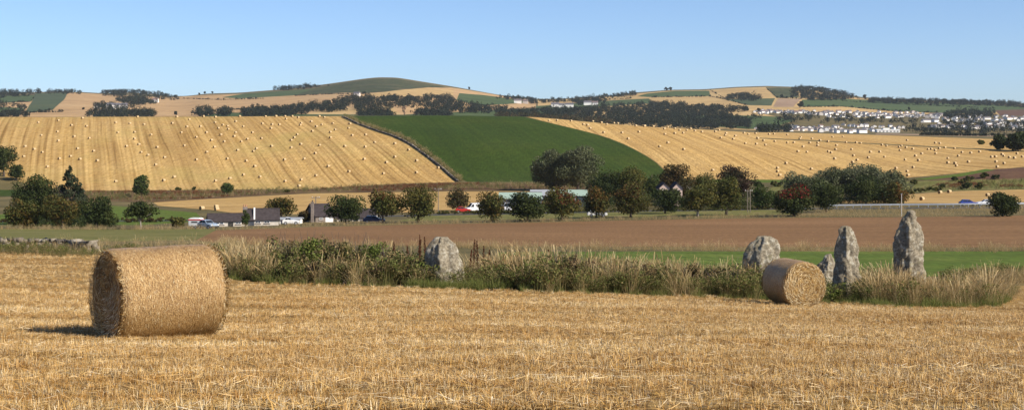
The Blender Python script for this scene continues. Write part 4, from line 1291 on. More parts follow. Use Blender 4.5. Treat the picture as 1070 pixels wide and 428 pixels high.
# ------------------------------------------------------------------ middle-distance trees
top_orange = (lambda x, y, z: z > .62 and x > -.5, (.125, .062, .016))
tip_orange = (lambda x, y, z: z > .72, (.125, .058, .016))
TREES = [
    # name, foot px, foot py, width, top py, tint, dy, shape, base, label, extra
    ('dark_tree', 34, 236, 44, 181, 'dark', 14, 'round', .1, 'tall dark round tree at the back of the left clump', {}),
    ('conifer_tree', 73, 235.5, 42, 172.5, 'conifer', 10, 'conifer', .05, 'grey-green spiky conifer rising above the left clump', dict(n=3200, leaf=.42)),
    ('olive_tree', 24, 238, 33, 207, 'orange', -6, 'round', .06, 'orange-tinged tree at the left front of the left clump', {}),
    ('olive_tree', 65, 238, 42, 200, 'orange', -4, 'round', .06, 'broad orange-tinged tree in front of the spiky conifer', {}),
    ('olive_tree', 101, 238.5, 37, 203, 'dark', -5, 'round', .05, 'dark tree at the right end of the left clump', {}),
    ('dark_tree', 147, 239.5, 34, 209, 'dark', 0, 'dome', .28, 'single dark tree with pale forked trunk right of the left clump', dict(pale=True, n=1700)),
    ('hillside_tree', 148, 206, 17, 182.5, 'green', 0, 'round', .1, 'small green tree at the foot of the hill above the single dark tree', dict(n=1500, leaf=.5)),
    ('hillside_tree', 237, 203.5, 12, 189.5, 'green', 0, 'round', .08, 'smallest green tree on the bracken bank above the cottage', dict(n=1100, leaf=.42)),
    ('hillside_tree', 4, 184, 25, 149.5, 'dark', 0, 'round', .08, 'dark tree at the left edge of the hillside', dict(band='hill', n=2300, leaf=.62)),
    ('hillside_tree', 17, 188, 15, 171, 'dark', 0, 'round', .04, 'small dark tree beside the left hillside edge tree', dict(band='hill', n=1200, leaf=.55)),
    ('garden_bush', 186, 238.5, 12, 225.5, 'olive', 0, 'round', .03, 'rounded garden bush left of the white trailer', dict(n=900, leaf=.26)),
    ('cypress_tree', 256.5, 236.5, 8, 218.5, 'green', -6, 'round', .02, 'narrow green cypress in front of the cottage', dict(n=1100, leaf=.22)),
    ('roadside_tree', 294, 232.5, 28, 203, 'orange', 2, 'round', .18, 'orange-tinged tree at the right end of the cottage', dict(n=1700)),
    ('garden_bush', 318, 232, 14, 220, 'rust', 0, 'round', .03, 'brown garden bush between cottage and tall chimney', dict(n=900, leaf=.26)),
    ('roadside_tree', 361, 234.5, 36, 200, 'dark', 0, 'round', .13, 'dark green roadside tree in front of the slate barn', {}),
    ('roadside_tree', 400, 233, 38, 198.5, 'olive', 0, 'round', .2, 'roadside tree with orange top right of the slate barn', dict(crowncol=tip_orange)),
    ('roadside_tree', 437, 232.5, 37, 191, 'olive', 0, 'round', .17, 'tall yellow-green roadside tree left of the utility pole', dict(n=2700)),
    ('roadside_tree', 479, 221, 25, 196.5, 'rust', 4, 'round', .1, 'small rust-brown tree behind the red car', dict(n=1600)),
    ('roadside_tree', 514, 232, 29, 197, 'orange', 0, 'round', .12, 'slim two-topped roadside tree beside the blue and white van', dict(n=2000)),
    ('roadside_tree', 551, 231.5, 38, 198, 'dark', 0, 'round', .04, 'wide dark roadside tree in front of the green-roofed shed', dict(n=2800)),
    ('roadside_tree', 587, 230.5, 36, 195, 'olive', 0, 'round', .05, 'reddish-topped roadside tree between the two shed roofs', dict(n=2600, crowncol=(lambda x, y, z: z > .5 and x > -.3, (.12, .045, .018)))),
    ('roadside_tree', 623, 227.5, 27, 194.5, 'orange', 0, 'round', .1, 'orange-brown roadside tree in front of the white car', dict(crowncol=top_orange)),
    ('poplar_tree', 578, 203, 36, 157, 'grey', 30, 'round', .05, 'left of the two tall grey-green poplars behind the sheds', dict(n=3400, leaf=.5)),
    ('poplar_tree', 604, 203, 40, 152.5, 'grey', 26, 'round', .05, 'right of the two tall grey-green poplars behind the sheds', dict(n=3600, leaf=.5)),
    ('dark_tree', 632, 216, 36, 174, 'dark', 14, 'round', .06, 'dark green tree at the left of the wood behind the roadside row', dict(n=2800)),
    ('dark_tree', 657, 216, 34, 173, 'olive', 16, 'round', .06, 'dark olive tree right of the poplars behind the roadside row', dict(n=2800)),
    ('roadside_tree', 659, 227, 38, 191.5, 'orange', 0, 'round', .1, 'wide orange-brown roadside tree below the end of the green hillside', dict(n=2700, crowncol=(lambda x, y, z: z > .6 and x < .4, (.11, .056, .018)))),
    ('dark_tree', 681, 214, 24, 176, 'green', 18, 'round', .06, 'grey-green tree left of the dark domed tree', dict(n=1900)),
    ('domed_tree', 706, 214, 33, 168, 'rust', 22, 'round', .08, 'dark domed tree standing above the pale house gables', dict(n=3000, leaf=.4)),
    ('roadside_tree', 695, 223, 36, 195, 'dark', 0, 'round', .12, 'low dark roadside tree just below the pale house gables', dict(n=2400)),
    ('dark_tree', 735, 213, 26, 176.5, 'olive', 24, 'round', .06, 'olive tree between the domed tree and the maroon tree', dict(n=1900)),
    ('roadside_tree', 729, 226, 37, 188, 'olive', 0, 'round', .16, 'olive roadside tree with pale trunk right of the pale house', dict(n=2700, pale=True)),
    ('maroon_tree', 767, 214, 38, 172, 'maroon', 20, 'round', .06, 'dark maroon domed tree behind the roadside row', dict(n=3200, leaf=.4)),
    ('roadside_tree', 759, 224.5, 30, 184, 'olive', 0, 'round', .16, 'dark olive roadside tree in front of the maroon tree', dict(n=2400)),
    ('dark_tree', 797, 220, 24, 189, 'green', 8, 'round', .04, 'lighter green tree right of the double utility pole', dict(n=1800)),
    ('roadside_tree', 830, 226, 42, 192.5, 'dark', 0, 'round', .04, 'dark roadside tree with a bright red patch on top', dict(n=3000, crowncol=(lambda x, y, z: z > .58 and abs(x) < .75, (.17, .022, .016)))),
    ('willow_tree', 838, 212, 46, 178, 'grey', 18, 'round', .03, 'grey-green willow behind the red-patched tree', dict(n=2700, leaf=.42)),
    ('willow_tree', 872, 211, 44, 173, 'grey', 26, 'round', .03, 'grey-green willow in the middle of the willow clump', dict(n=3000, leaf=.42)),
    ('willow_tree', 905, 210.5, 54, 169.5, 'grey', 22, 'round', .03, 'tallest and widest willow of the willow clump', dict(n=3600, leaf=.42)),
    ('willow_tree', 930, 211, 38, 177, 'grey', 14, 'round', .03, 'rightmost willow of the clump above the crash barrier', dict(n=2600, leaf=.42)),
    ('roadside_tree', 863, 222, 31, 185, 'dark', 0, 'round', .08, 'dark green roadside tree right of the red-patched tree', dict(n=2400)),
    ('dark_tree', 905, 214.5, 50, 181, 'dark', 2, 'round', .03, 'broad dark tree in front of the willows behind the crash barrier', dict(n=3400)),
    ('dark_tree', 933, 214.5, 26, 190, 'orange', 0, 'round', .03, 'orange-edged tree at the right end of the willow clump', dict(n=1600, crowncol=(lambda x, y, z: x > .2, (.19, .075, .015)))),
    ('round_bush', 1048, 225.5, 29, 195.5, 'dark', -4, 'bush', .0, 'big round dark bush beside the road at far right', dict(n=3000, leaf=.3)),
    ('plain_tree', 1045, 156.5, 17, 140.5, 'dark', 0, 'round', .04, 'left of two dark trees on the plain at far right', dict(band='hill', n=1600, leaf=.9)),
    ('plain_tree', 1064, 158, 23, 138, 'dark', 0, 'round', .04, 'right of two dark trees on the plain at far right edge', dict(band='hill', n=2200, leaf=.95)),
    ('plain_tree', 1025, 151, 7, 146, 'olive', 0, 'round', .02, 'little round bush left of the two trees on the plain', dict(band='hill', n=500, leaf=.7)),
]
for name, px, py, w, tp, tint, dy, shape, base, label, ex in TREES:
    tree(name, px, py, w, tp, tint, label, 'bush' if 'bush' in name else 'tree', None, dy=dy, shape=shape, base=base, **ex)

# scrub on the banks
r_ = np.random.default_rng(15)
bp = []
for poly, cnt in (([(90, 200.5), (265, 198.5), (390, 194), (470, 192), (700, 191), (700, 197), (470, 198.5), (330, 200.5), (280, 203), (165, 210), (90, 210)], 1900), ([(945, 200), (1005, 189), (1130, 188), (1130, 197), (1000, 198.5)], 500)):
    xs_ = [p[0] for p in poly]; ys_ = [p[1] for p in poly]
    while cnt > 0:
        a, b = r_.uniform(min(xs_), max(xs_)), r_.uniform(min(ys_), max(ys_))
        if inside(np.array([a]), np.array([b]), poly)[0]:
            bp.append(tuple(spot(a, b))); cnt -= 1
bp = np.array(bp)
RST = [(.16, .055, .022), (.20, .085, .035), (.12, .045, .02), (.24, .15, .07)]
rust_src = []
for k in range(3):
    v, f, c = blades(np.random.default_rng(600 + k), 60, .3, .75, .05, .35, .7, RST, 2, .9)
    rust_src.append(with_mat(mesh_np('bracken_tuft', v, f, False, c), M['blade']))
patch = wavy(bp[:, 0], bp[:, 1] * 3, 60, 4)
pk = np.where(patch > .35, r_.integers(0, 3, len(bp)), 3 + r_.integers(0, 4, len(bp)))
o = make_instancer('bank_scrub', bp, r_.uniform(0, 6.28, len(bp)), r_.uniform(.8, 1.7, len(bp)), r_.normal(size=(len(bp), 2)) * .1, rust_src + dry_src[:1] + olv_src[:3], '', pick=pk)
tag(o, 'russet bracken and rough grass on the bank below the hill', 'bracken', kind='stuff')
GORSE = []
for i, (px, py, w, h_) in enumerate(((998, 189, 9, 5), (1012, 189.5, 11, 6), (1028, 186, 12, 6), (1040, 187, 9, 5), (962, 201, 14, 5), (978, 199.5, 18, 5), (1010, 198, 14, 8), (1024, 197.5, 10, 7), (950, 203, 10, 6), (985, 196, 10, 5), (1006, 192, 9, 5), (186, 199, 6, 3.5), (203, 198.5, 6, 3.5), (300, 201, 7, 3), (700, 193, 20, 8), (790, 196, 16, 8), (812, 195, 14, 7), (955, 193, 12, 6))):
    tree('gorse_bush', px, py, w, py - h_, 'olive' if i % 3 else 'dark', 'dark gorse bush on the bank below the far stubble hillside', 'bush', 'gorse bushes on the banks', n=380, leaf=.42, base=.0, nl=10)

def undergrowth(name, line, h0, h1, count, tints, label, spread, leaf=.3, cat='hedge'):
    rng = np.random.default_rng(count)
    xs_ = [p[0] for p in line]; ds_ = [depth(p[0], p[1], 'near') for p in line]
    cs, rs = [], []
    for k in range(count):
        px = rng.uniform(xs_[0], xs_[-1]); Y = float(np.interp(px, xs_, ds_)) + rng.normal() * spread
        p = on_ground(px, Y); hh_ = rng.uniform(h0, h1)
        for q in range(3):
            r = hh_ * rng.uniform(.22, .36)
            cs.append((p.x + rng.normal() * hh_ * .35, p.y + rng.normal() * hh_ * .3, p.z + rng.uniform(.15, .8) * hh_)); rs.append(r)
    v, f, col, _ = leaf_cloud(rng, cs, rs, count * 90, leaf, GREENS[tints], .95, .35)
    o = obj(name, mesh_np(name, v, f, False, col), None, M['leaf'])
    return tag(o, label, cat, kind='stuff')


undergrowth('undergrowth', [(608, 219.5), (700, 218), (830, 216)], 2.0, 4.2, 150, 'dark', 'dark undergrowth under the wood behind the roadside trees', 4.0)
undergrowth('undergrowth', [(815, 213.5), (945, 213.2)], 1.6, 3.4, 90, 'dark', 'dark undergrowth at the foot of the willow clump', 3.0)
undergrowth('hedge', [(10, 236.5), (60, 237), (118, 237)], 1.2, 2.6, 60, 'dark', 'low dark hedge under the left clump of trees', 3.0)
undergrowth('hedge', [(440, 224), (600, 222), (700, 220.4), (840, 218)], .5, .95, 330, 'olive', 'low olive hedge along the near side of the road', 1.0, .2)
undergrowth('hedge', [(-60, 232.3), (120, 232.3), (200, 231.5)], .6, 1.2, 170, 'rust', 'low brown hedge across the paddock behind the left trees', 1.5, .25)

# ------------------------------------------------------------------ buildings by the road
def block(bm, x0, x1, y0, y1, z0, z1):
    bm.box(x0, x1, y0, y1, z0, z1)


def gable_house(name, px0, px1, py, eave_py, ridge_py, depth_m, label, wall, roofm, cat='house', dy=0.0, rz=0.0, windows=(), doors=(), chimneys=(), ridge='x', over=.25, win_h=(.42, .78)):
    """house with its long side to the camera; positions along the front as fractions"""
    pm = (px0 + px1) / 2
    p = spot(pm, py, 'near', dy)
    s = p.y / F
    W = (px1 - px0) * s
    He = (HY - eave_py) * s - p.z
    Hr = (HY - ridge_py) * s - p.z
    t = thing(name, p, label, cat, None, rz)
    m = MB()
    D = depth_m
    if ridge == 'x':
        m.prism_x([(0, -.6), (D, -.6), (D, He), (D / 2, Hr - .12), (0, He)], -W / 2, W / 2)
    else:
        m.prism_y([(-W / 2, -.6), (W / 2, -.6), (W / 2, He), (0, Hr - .12), (-W / 2, He)], 0, D)
    obj('wall', m.mesh('wall'), t, wall)
    m = MB()
    if ridge == 'x':
        k = (Hr - He) / (D / 2)
        for sg in (0, 1):
            y_e = -over if sg == 0 else D + over
            m.prism_x([(y_e, He - over * k), (D / 2, Hr), (D / 2, Hr + .16), (y_e, He - over * k + .16)][::1 if sg == 0 else -1], -W / 2 - over, W / 2 + over)
    else:
        k = (Hr - He) / (W / 2)
        for sg in (-1, 1):
            m.prism_y([(sg * (W / 2 + over), He - over * k), (0, Hr), (0, Hr + .16), (sg * (W / 2 + over), He - over * k + .16)][::-1 if sg == -1 else 1], -over, D + over)
    rf = obj('roof', m.mesh('roof'), t, roofm)
    if ridge == 'x':
        m = MB(); m.box(-W / 2 - over, W / 2 + over, D / 2 - .14, D / 2 + .14, Hr + .10, Hr + .24); obj('ridge_cap', m.mesh('ridge_cap'), rf, M['slate'])
    for (u, wd) in windows:
        x = -W / 2 + u * W
        m = MB(); m.box(x - wd / 2, x + wd / 2, -.05, .02, He * win_h[0], He * win_h[1])
        w_ = obj('window', m.mesh('window'), t, M['white_trim'])
        for q in (-1, 1):
            m = MB(); m.box(x + q * wd * .23 - wd * .19, x + q * wd * .23 + wd * .19, -.075, -.045, He * win_h[0] + .08, He * win_h[1] - .08); obj('pane', m.mesh('pane'), w_, M['glass'])
        m = MB(); m.box(x - wd / 2 - .1, x + wd / 2 + .1, -.14, -.002, He * win_h[0] - .12, He * win_h[0] - .005); obj('sill', m.mesh('sill'), w_, M['stone_wall'])
    for (u, wd, mm) in doors:
        x = -W / 2 + u * W
        m = MB(); m.box(x - wd / 2, x + wd / 2, -.05, .02, .0, He * .84); obj('door', m.mesh('door'), t, mm)
    for (u, hc) in chimneys:
        x = -W / 2 + u * W
        m = MB(); m.box(x - .45, x + .45, D / 2 - .35, D / 2 + .35, Hr - .5, Hr + hc); ch = obj('chimney', m.mesh('chimney'), rf, M['stone_wall'])
        for q in (-.2, .2):
            m = MB(); m.tube([(x + q, D / 2, Hr + hc - .02), (x + q, D / 2, Hr + hc + .45)], [.13, .11], 8); obj('chimney_pot', m.mesh('chimney_pot'), ch, plain('clay pot', (.42, .22, .13)))
    return t, W, He, Hr


gable_house('cottage_wing', 219, 254.5, 237.2, 231, 224.6, 6.0, 'low slate-roofed cottage wing behind the silver car', M['harl'], M['slate'], windows=((.30, 1.6), (.84, 1.0)), doors=((.62, .95, M['plate']),), rz=math.radians(15), dy=8)
gable_house('cottage', 255.5, 291, 236.3, 229.6, 219.6, 7.0, 'main slate-roofed cottage with skewed gable and chimney behind the cypress', M['harl'], M['slate'], windows=((.40, 1.0), (.66, 1.0)), doors=((.20, 1.1, M['shed_dark']),), chimneys=((.02, .5),), rz=math.radians(10), dy=8)
c_, W_, He_, Hr_ = gable_house('cottage_gable', 268, 287, 236.0, 229.4, 219.2, 5.2, 'short forward bay of the cottage with pale stone skew', M['harl'], M['slate'], windows=((.55, .9),), rz=math.radians(10), dy=5.5)
m = MB(); m.prism_x([(-.3, He_ - .15), (2.6, Hr_ + .02), (2.6, Hr_ + .34), (-.3, He_ + .2)], -W_ / 2 - .5, -W_ / 2 - .22); obj('skew_stone', m.mesh('skew_stone'), c_, M['white_wall'])
gable_house('outbuilding', 292, 313, 234.4, 229.4, 228.2, 4.0, 'low flat white outbuilding right of the cottage', M['white_wall'], M['grey_roof'], cat='outbuilding', windows=((.55, 1.2),), doors=((.2, .9, M['shed_dark']),), dy=6)
gable_house('slate_barn', 329.5, 349, 233, 225.6, 214.8, 9.0, 'dark slate barn beside the tall chimney stack', M['stone_wall'], M['slate'], cat='barn', doors=((.75, 1.6, M['white_trim']),), windows=((.3, .8),), dy=8, rz=math.radians(22))
gable_house('farmhouse', 352, 392, 232.6, 227.4, 219.4, 7.0, 'pale farmhouse half hidden behind the roadside trees', M['harl'], M['slate'], windows=((.3, 1.0), (.7, 1.0)), doors=((.5, .9, M['shed_dark']),), chimneys=((.95, .7),), dy=12)
gable_house('farm_shed', 522, 566, 219.6, 207.6, 202.6, 14, 'grey farm shed with pale green roof behind the wide dark tree', M['shed_wall'], M['green_roof'], cat='shed', doors=((.25, 2.6, M['shed_dark']), (.6, 2.6, M['grey_roof'])), dy=20)
gable_house('grey_roofed_shed', 555, 582, 217.5, 204.5, 199.4, 12, 'grey-roofed shed rising behind the pale green roof', M['shed_wall'], M['grey_roof'], cat='shed', doors=((.5, 3.0, M['shed_dark']),), dy=44)
gable_house('farm_shed', 583, 614, 219.2, 204.6, 199.8, 14, 'dark-walled farm shed with pale green roof right of the grey roof', M['shed_dark'], M['green_roof'], cat='shed', doors=((.4, 3.2, M['shed_wall']),), dy=20)
gable_house('pale_house', 689, 700, 217, 196.5, 191.4, 7, 'pale pink gabled house, left gable between the roadside trees', plain('pink harl', (.55, .42, .36), .95, .1), M['slate'], ridge='y', windows=((.5, .9),), win_h=(.72, .9), dy=12)
gable_house('pale_house', 703, 713, 217, 196.5, 191.0, 7, 'pale pink gabled house, right gable between the roadside trees', bpy.data.materials['pink harl'], M['slate'], ridge='y', windows=((.5, .9),), win_h=(.72, .9), dy=12)

# tall chimney stack
p = spot(326.5, 233, 'near', 6); s = p.y / F
t = thing('chimney_stack', p, 'tall narrow stone chimney stack left of the slate barn', 'chimney')
hc = (HY - 212) * s - p.z
m = MB(); m.prism_y([(-.32, -.3), (.32, -.3), (.26, hc), (-.26, hc)], -.3, .3); obj('shaft', m.mesh('shaft'), t, M['stone_wall'])
m = MB(); m.box(-.36, .36, -.36, .36, hc + .003, hc + .18); obj('cap', m.mesh('cap'), t, M['stone_wall'])
m = MB(); m.tube([(0, 0, hc + .17), (0, 0, hc + .6)], [.15, .13], 8); obj('pot', m.mesh('pot'), t, M['bark'])


def pole(px, py, top, label, double=False, dy=0.0, arms=1, pale=False):
    p = spot(px, py, 'near', dy)
    hgt = (HY - top) * p.y / F - p.z
    t = thing('utility_pole', p, label, 'utility pole')
    mt = M['galv'] if pale else M['wood_post']
    for q in ((-.28, .28) if double else (0,)):
        m = MB(); m.tube([(q, 0, -.4), (q, 0, hgt)], [.10, .08], 8); obj('post', m.mesh('post'), t, mt)
    for a in range(arms):
        m = MB(); m.box(-.9, .9, -.06, .06, hgt - .35 - a * .5, hgt - .23 - a * .5); arm = obj('crossarm', m.mesh('crossarm'), t, mt)
        for q in (-.75, 0.45, .75):
            m = MB(); m.tube([(q, 0, hgt - .235 - a * .5), (q, 0, hgt - .02 - a * .5)], [.05, .035], 6); obj('insulator', m.mesh('insulator'), arm, M['white_trim'])


pole(330, 233, 205, 'thin utility pole beside the tall chimney stack', dy=14)
pole(458, 224, 196.5, 'utility pole with pale box right of the tall yellow-green tree', dy=4)
pole(782.5, 222, 198, 'double utility pole between the maroon tree and the lighter green tree', True, dy=2)
p = spot(942, 226.3, 'near', 0); hgt = (HY - 203) * p.y / F - p.z
t = thing('marker_post', p, 'slim pale post on the verge above the tallest stone', 'post')
m = MB(); m.tube([(0, 0, -.3), (0, 0, hgt)], [.09, .07], 8); obj('shaft', m.mesh('shaft'), t, M['harl'])
m = MB(); m.box(-.14, .14, -.1, .1, hgt + .003, hgt + .14); obj('cap', m.mesh('cap'), t, M['galv'])

# crash barrier beside the road
def barrier():
    pts_ = [spot(a, b, 'near') for a, b in ((866, 217.4), (900, 217.0), (940, 216.6), (980, 216.3), (1012, 216), (1060, 215.4), (1100, 215))]
    t = thing('crash_barrier', pts_[0], 'long grey steel crash barrier along the road at right', 'crash barrier')
    q = [p_ - pts_[0] for p_ in pts_]
    prof = [(0, .42), (.05, .48), (.0, .56), (.05, .64), (.0, .72)]
    V, Fc = [], []
    for p_ in q:
        for d_, z in prof: V.append((p_.x, p_.y - d_, p_.z + z * 1.15))
    for i in range(len(q) - 1):
        for k in range(len(prof) - 1):
            a = i * len(prof) + k
            Fc.append((a, a + len(prof), a + len(prof) + 1, a + 1))
    me = bpy.data.meshes.new('rail'); me.from_pydata(V, [], Fc); me.update()
    r = obj('rail', me, t, M['galv'])
    sd = r.modifiers.new('thickness', 'SOLIDIFY'); sd.thickness = .03
    post = MB(); post.box(-.06, .06, .005, .12, -.2, .80); pm = post.mesh('post'); pm.materials.append(M['galv'])
    for i in range(len(q) - 1):
        for k in range(4):
            obj('post', pm, t, None, q[i] + (q[i + 1] - q[i]) * (k / 4))


barrier()

# ------------------------------------------------------------------ vehicles
def wheel(t, x, y, r, w=.2):
    m = MB(); m.tube([(x, y - w / 2, r), (x, y + w / 2, r)], [r, r], 18); ty = obj('wheel', m.mesh('wheel', False), t, M['rubber'])
    m = MB(); m.tube([(x, y - w / 2 - .012, r), (x, y + w / 2 + .012, r)], [r * .62, r * .62], 14); obj('rim', m.mesh('rim'), ty, M['alloy'])


def car(px, py, label, paint, rz=0.0, L=4.1, dy=0.0, van=False, W=1.75):
    p = spot(px, py, 'near', dy)
    t = thing('van' if van else 'car', p, label, 'van' if van else 'car', None, rz)
    hl = L / 2
    if van:
        body = [(-hl, .35), (hl, .35), (hl, .95), (hl - .75, 1.15), (hl - 1.35, 2.05), (-hl + .05, 2.15), (-hl, 1.9)]
    else:
        body = [(-hl, .32), (hl, .30), (hl, .62), (hl - .12, .78), (hl - 1.05, .92), (-hl + .12, .98), (-hl, .80)]
    m = MB(); m.prism_y(body, -W / 2, W / 2)
    b = obj('body', m.mesh('body'), t, paint)
    bv = b.modifiers.new('bevel', 'BEVEL'); bv.width = .07; bv.segments = 2; bv.limit_method = 'ANGLE'
    if not van:
        m = MB(); lo = [(-hl + .25, .93), (hl - 1.15, .90), (hl - 1.95, 1.42), (-hl + .75, 1.46)]
        n = 4; wi, wo = W / 2 - .22, W / 2 - .06
        m.add([(x, -(wo if z < 1 else wi), z) for x, z in lo] + [(x, (wo if z < 1 else wi), z) for x, z in lo], [(0, 1, 2, 3), (7, 6, 5, 4), (0, 4, 5, 1), (1, 5, 6, 2), (2, 6, 7, 3), (3, 7, 4, 0)])
        cb = obj('cabin', m.mesh('cabin'), t, paint)
        for sg in (-1, 1):
            for u0, u1 in ((.06, .47), (.51, .92)):
                def q(u, v):
                    x0 = lo[0][0] + (lo[1][0] - lo[0][0]) * u; x1 = lo[3][0] + (lo[2][0] - lo[3][0]) * u
                    return (x0 + (x1 - x0) * v, sg * (wo + (wi - wo) * v + .012), .93 + .52 * v)
                m = MB(); m.add([q(u0, .12), q(u1, .12), q(u1, .86), q(u0, .86)], [(0, 1, 2, 3)]); obj('window', m.mesh('window'), cb, M['glass'])
        for (xa, za), (xb, zb), nm in ((lo[1], lo[2], 'windscreen'), (lo[0], lo[3], 'rear_window')):
            sg = .014 if nm == 'windscreen' else -.014
            f0, f1 = .1, .9
            m = MB(); m.add([(xa + (xb - xa) * f + sg, sy * (wo + (wi - wo) * f - .08), za + (zb - za) * f + .012) for f in (f0, f1) for sy in (-1, 1)], [(0, 1, 3, 2)]); obj(nm, m.mesh(nm), cb, M['glass'])
    else:
        for sg in (-1, 1):
            m = MB(); m.add([(hl - .95, sg * (W / 2 + .012), 1.2), (hl - 1.75, sg * (W / 2 + .012), 1.2), (hl - 1.75, sg * (W / 2 + .012), 1.85), (hl - 1.4, sg * (W / 2 + .012), 1.85)], [(0, 1, 2, 3)]); obj('window', m.mesh('window'), t, M['glass'])
        m = MB(); m.add([(hl - .74, -.75, 1.22), (hl - .74, .75, 1.22), (hl - 1.27, .7, 2.0), (hl - 1.27, -.7, 2.0)], [(0, 1, 2, 3)]); obj('windscreen', m.mesh('windscreen'), t, M['glass'])
    for sx in (-1, 1):
        for sg in (-1, 1):
            wheel(t, sx * hl * .62, sg * (W / 2 - .08), .33)
            m = MB(); x = sx * hl; m.box(x - .05, x + .025, sg * W * .36 - .17, sg * W * .36 + .17, .62, .78); obj('headlight' if sx > 0 else 'tail_light', m.mesh('light'), t, M['lamp_glass'] if sx > 0 else M['tail_lamp'])
    for sx in (-1, 1):
        m = MB(); m.box(sx * hl - .06, sx * hl + .05, -W / 2 + .05, W / 2 - .05, .34, .52); obj('bumper', m.mesh('bumper'), t, M['plate'])
    return t


car(217.5, 238.6, 'silver-blue hatchback parked left of the cottage', PAINT['silver'], math.radians(-40), 3.7, dy=0)
car(304, 234.6, 'white car parked in front of the white outbuilding', PAINT['white'], 0.1, 3.2)
car(391, 233.4, 'dark blue car parked behind the orange-topped roadside tree', PAINT['navy'], 0.05, 4.3, dy=5)
car(484, 221, 'red car parked in the farm yard', PAINT['red'], 0.0, 3.6, dy=-6)
car(496, 220.6, 'white and blue van parked in the farm yard', PAINT['white'], math.radians(200), 4.4, dy=-3, van=True)
car(531, 220.8, 'small white van in front of the green-roofed shed', PAINT['white'], math.radians(-90), 4.2, dy=0, van=True)
car(624, 227.2, 'white car half hidden behind the orange-brown roadside tree', PAINT['white'], 0.0, 4.2, dy=5)
car(1012, 215.2, 'blue car on the road left of the round bush', PAINT['blue'], 0.0, 4.2, dy=2.5)
car(1030, 215.0, 'white car on the road beside the round bush', PAINT['white'], math.pi, 4.2, dy=2.5)

# livestock trailer with red stripe
p = spot(205, 238.3, 'near', 2)
t = thing('livestock_trailer', p, 'white livestock trailer with a red top stripe left of the cottage', 'trailer', None, math.radians(-12))
t.scale = (.8, .8, .8)
m = MB(); m.box(-1.45, 1.45, -.9, .9, .45, 2.1); b = obj('body', m.mesh('body'), t, M['white_trim'])
bv = b.modifiers.new('bevel', 'BEVEL'); bv.width = .08; bv.segments = 2
m = MB(); m.box(-1.47, 1.47, -.92, .92, 1.72, 1.98); obj('stripe', m.mesh('stripe'), t, M['red_paint'])
m = MB(); m.prism_y([(-1.3, 2.095), (1.3, 2.095), (1.0, 2.26), (-1.0, 2.26)], -.8, .8); obj('roof', m.mesh('roof'), t, M['white_trim'])
m = MB(); m.box(-.7, .7, -.935, -.905, 1.25, 1.5); obj('vent', m.mesh('vent'), t, M['plate'])
m = MB(); m.tube([(1.4, 0, .5), (2.4, 0, .45)], [.06, .05], 6); obj('drawbar', m.mesh('drawbar'), t, M['galv'])
for sx in (-.45, .3):
    for sg in (-1, 1): wheel(t, sx, sg * .95, .32)

# ------------------------------------------------------------------ round bales scattered over the far fields
TILES = [
    (0, 115, 4.752, [(190,62),(290,52),(410,40),(355,76),(430,80),(285,108),(205,126),(290,153),(368,132),(443,140),(125,181),(170,195),(210,210),(385,192),(465,204),(118,231),(295,242),(350,230),(397,244),(483,252),(235,282),(575,63),(575,355),(585,112)]),
    (120, 115, 4.752, [(113,34),(75,67),(145,72),(98,110),(180,123),(98,143),(120,171),(58,180),(130,210),(165,224),(210,185),(247,236),(203,272),(295,333),(243,350),(308,34),(370,47),(285,66),(358,83),(425,82),(330,112),(405,135),(455,112),(345,177),(457,209),(405,247),(498,62),(536,74),(560,80),(515,90),(563,95),(527,123),(480,150),(495,184),(543,157),(558,242),(500,352),(572,340),(500,35),(440,32)]),
    (240, 115, 4.752, [(50,30),(178,32),(230,29),(275,29),(310,30),(280,45),(340,37),(30,57),(67,82),(163,68),(210,72),(247,73),(205,91),(355,65),(350,75),(405,57),(457,73),(430,82),(512,66),(523,98),(410,105),(30,112),(113,112),(22,131),(88,144),(57,157),(158,141),(208,180),(320,137),(335,122),(305,150),(353,170),(305,187),(447,175),(500,137),(425,215),(370,243),(272,247),(490,280),(428,326),(355,347),(275,354),(133,192),(117,205),(40,200),(82,253),(125,280),(68,322),(150,332),(345,378),(572,180),(445,30),(470,36),(500,110)]),
    (360, 115, 4.752, [(27,68),(20,90),(105,123),(38,126),(150,161),(103,183),(250,167),(318,198),(250,233),(98,244),(208,261),(358,252),(22,306),(193,316),(357,311),(465,287)]),
]
TILES2 = [
    (550, 115, 5.352, [(127,60),(172,58),(250,61),(320,80),(372,63),(343,84),(357,102),(420,70),(450,80),(433,126),(535,127),(490,73),(512,73),(570,161),(630,122),(613,88),(660,90)]),
    (670, 115, 5.352, [(20,88),(68,90),(130,105),(148,92),(188,103),(133,135),(188,130),(235,128),(215,112),(255,113),(277,105),(300,116),(340,122),(103,204),(150,183),(238,220),(400,337),(465,320),(415,120),(435,112),(470,140),(475,130),(527,145),(515,162),(445,155),(583,187),(600,135),(650,155),(645,190),(575,128),(640,130)]),
    (790, 115, 5.352, [(10,158),(42,170),(73,135),(100,133),(175,138),(105,175),(53,195),(175,182),(212,182),(250,153),(245,160),(263,205),(235,232),(285,235),(300,183),(313,160),(345,183),(345,198),(402,175),(358,170),(450,197),(445,220),(405,232),(420,238),(440,272),(503,180),(535,220),(545,255),(640,235),(628,266),(565,280),(540,292),(168,298),(120,325),(120,344),(133,365),(310,330),(428,150),(485,148),(560,182),(585,185)]),
    (910, 115, 4.756, [(44,208),(68,233),(55,173),(78,178),(140,183),(152,178),(175,186),(208,193),(145,200),(170,247),(222,228),(237,250),(253,217),(125,290),(180,305),(185,325),(210,285),(300,193),(320,163),(285,195),(320,200),(323,216),(343,165),(368,186),(340,190),(383,240),(383,262),(418,265),(425,277),(435,228),(415,190),(485,258),(497,213),(453,210),(540,207),(620,232),(600,233),(622,257),(662,265),(628,283),(652,220),(688,235),(660,228),(714,238),(726,216),(752,232),(180,150)]),
]
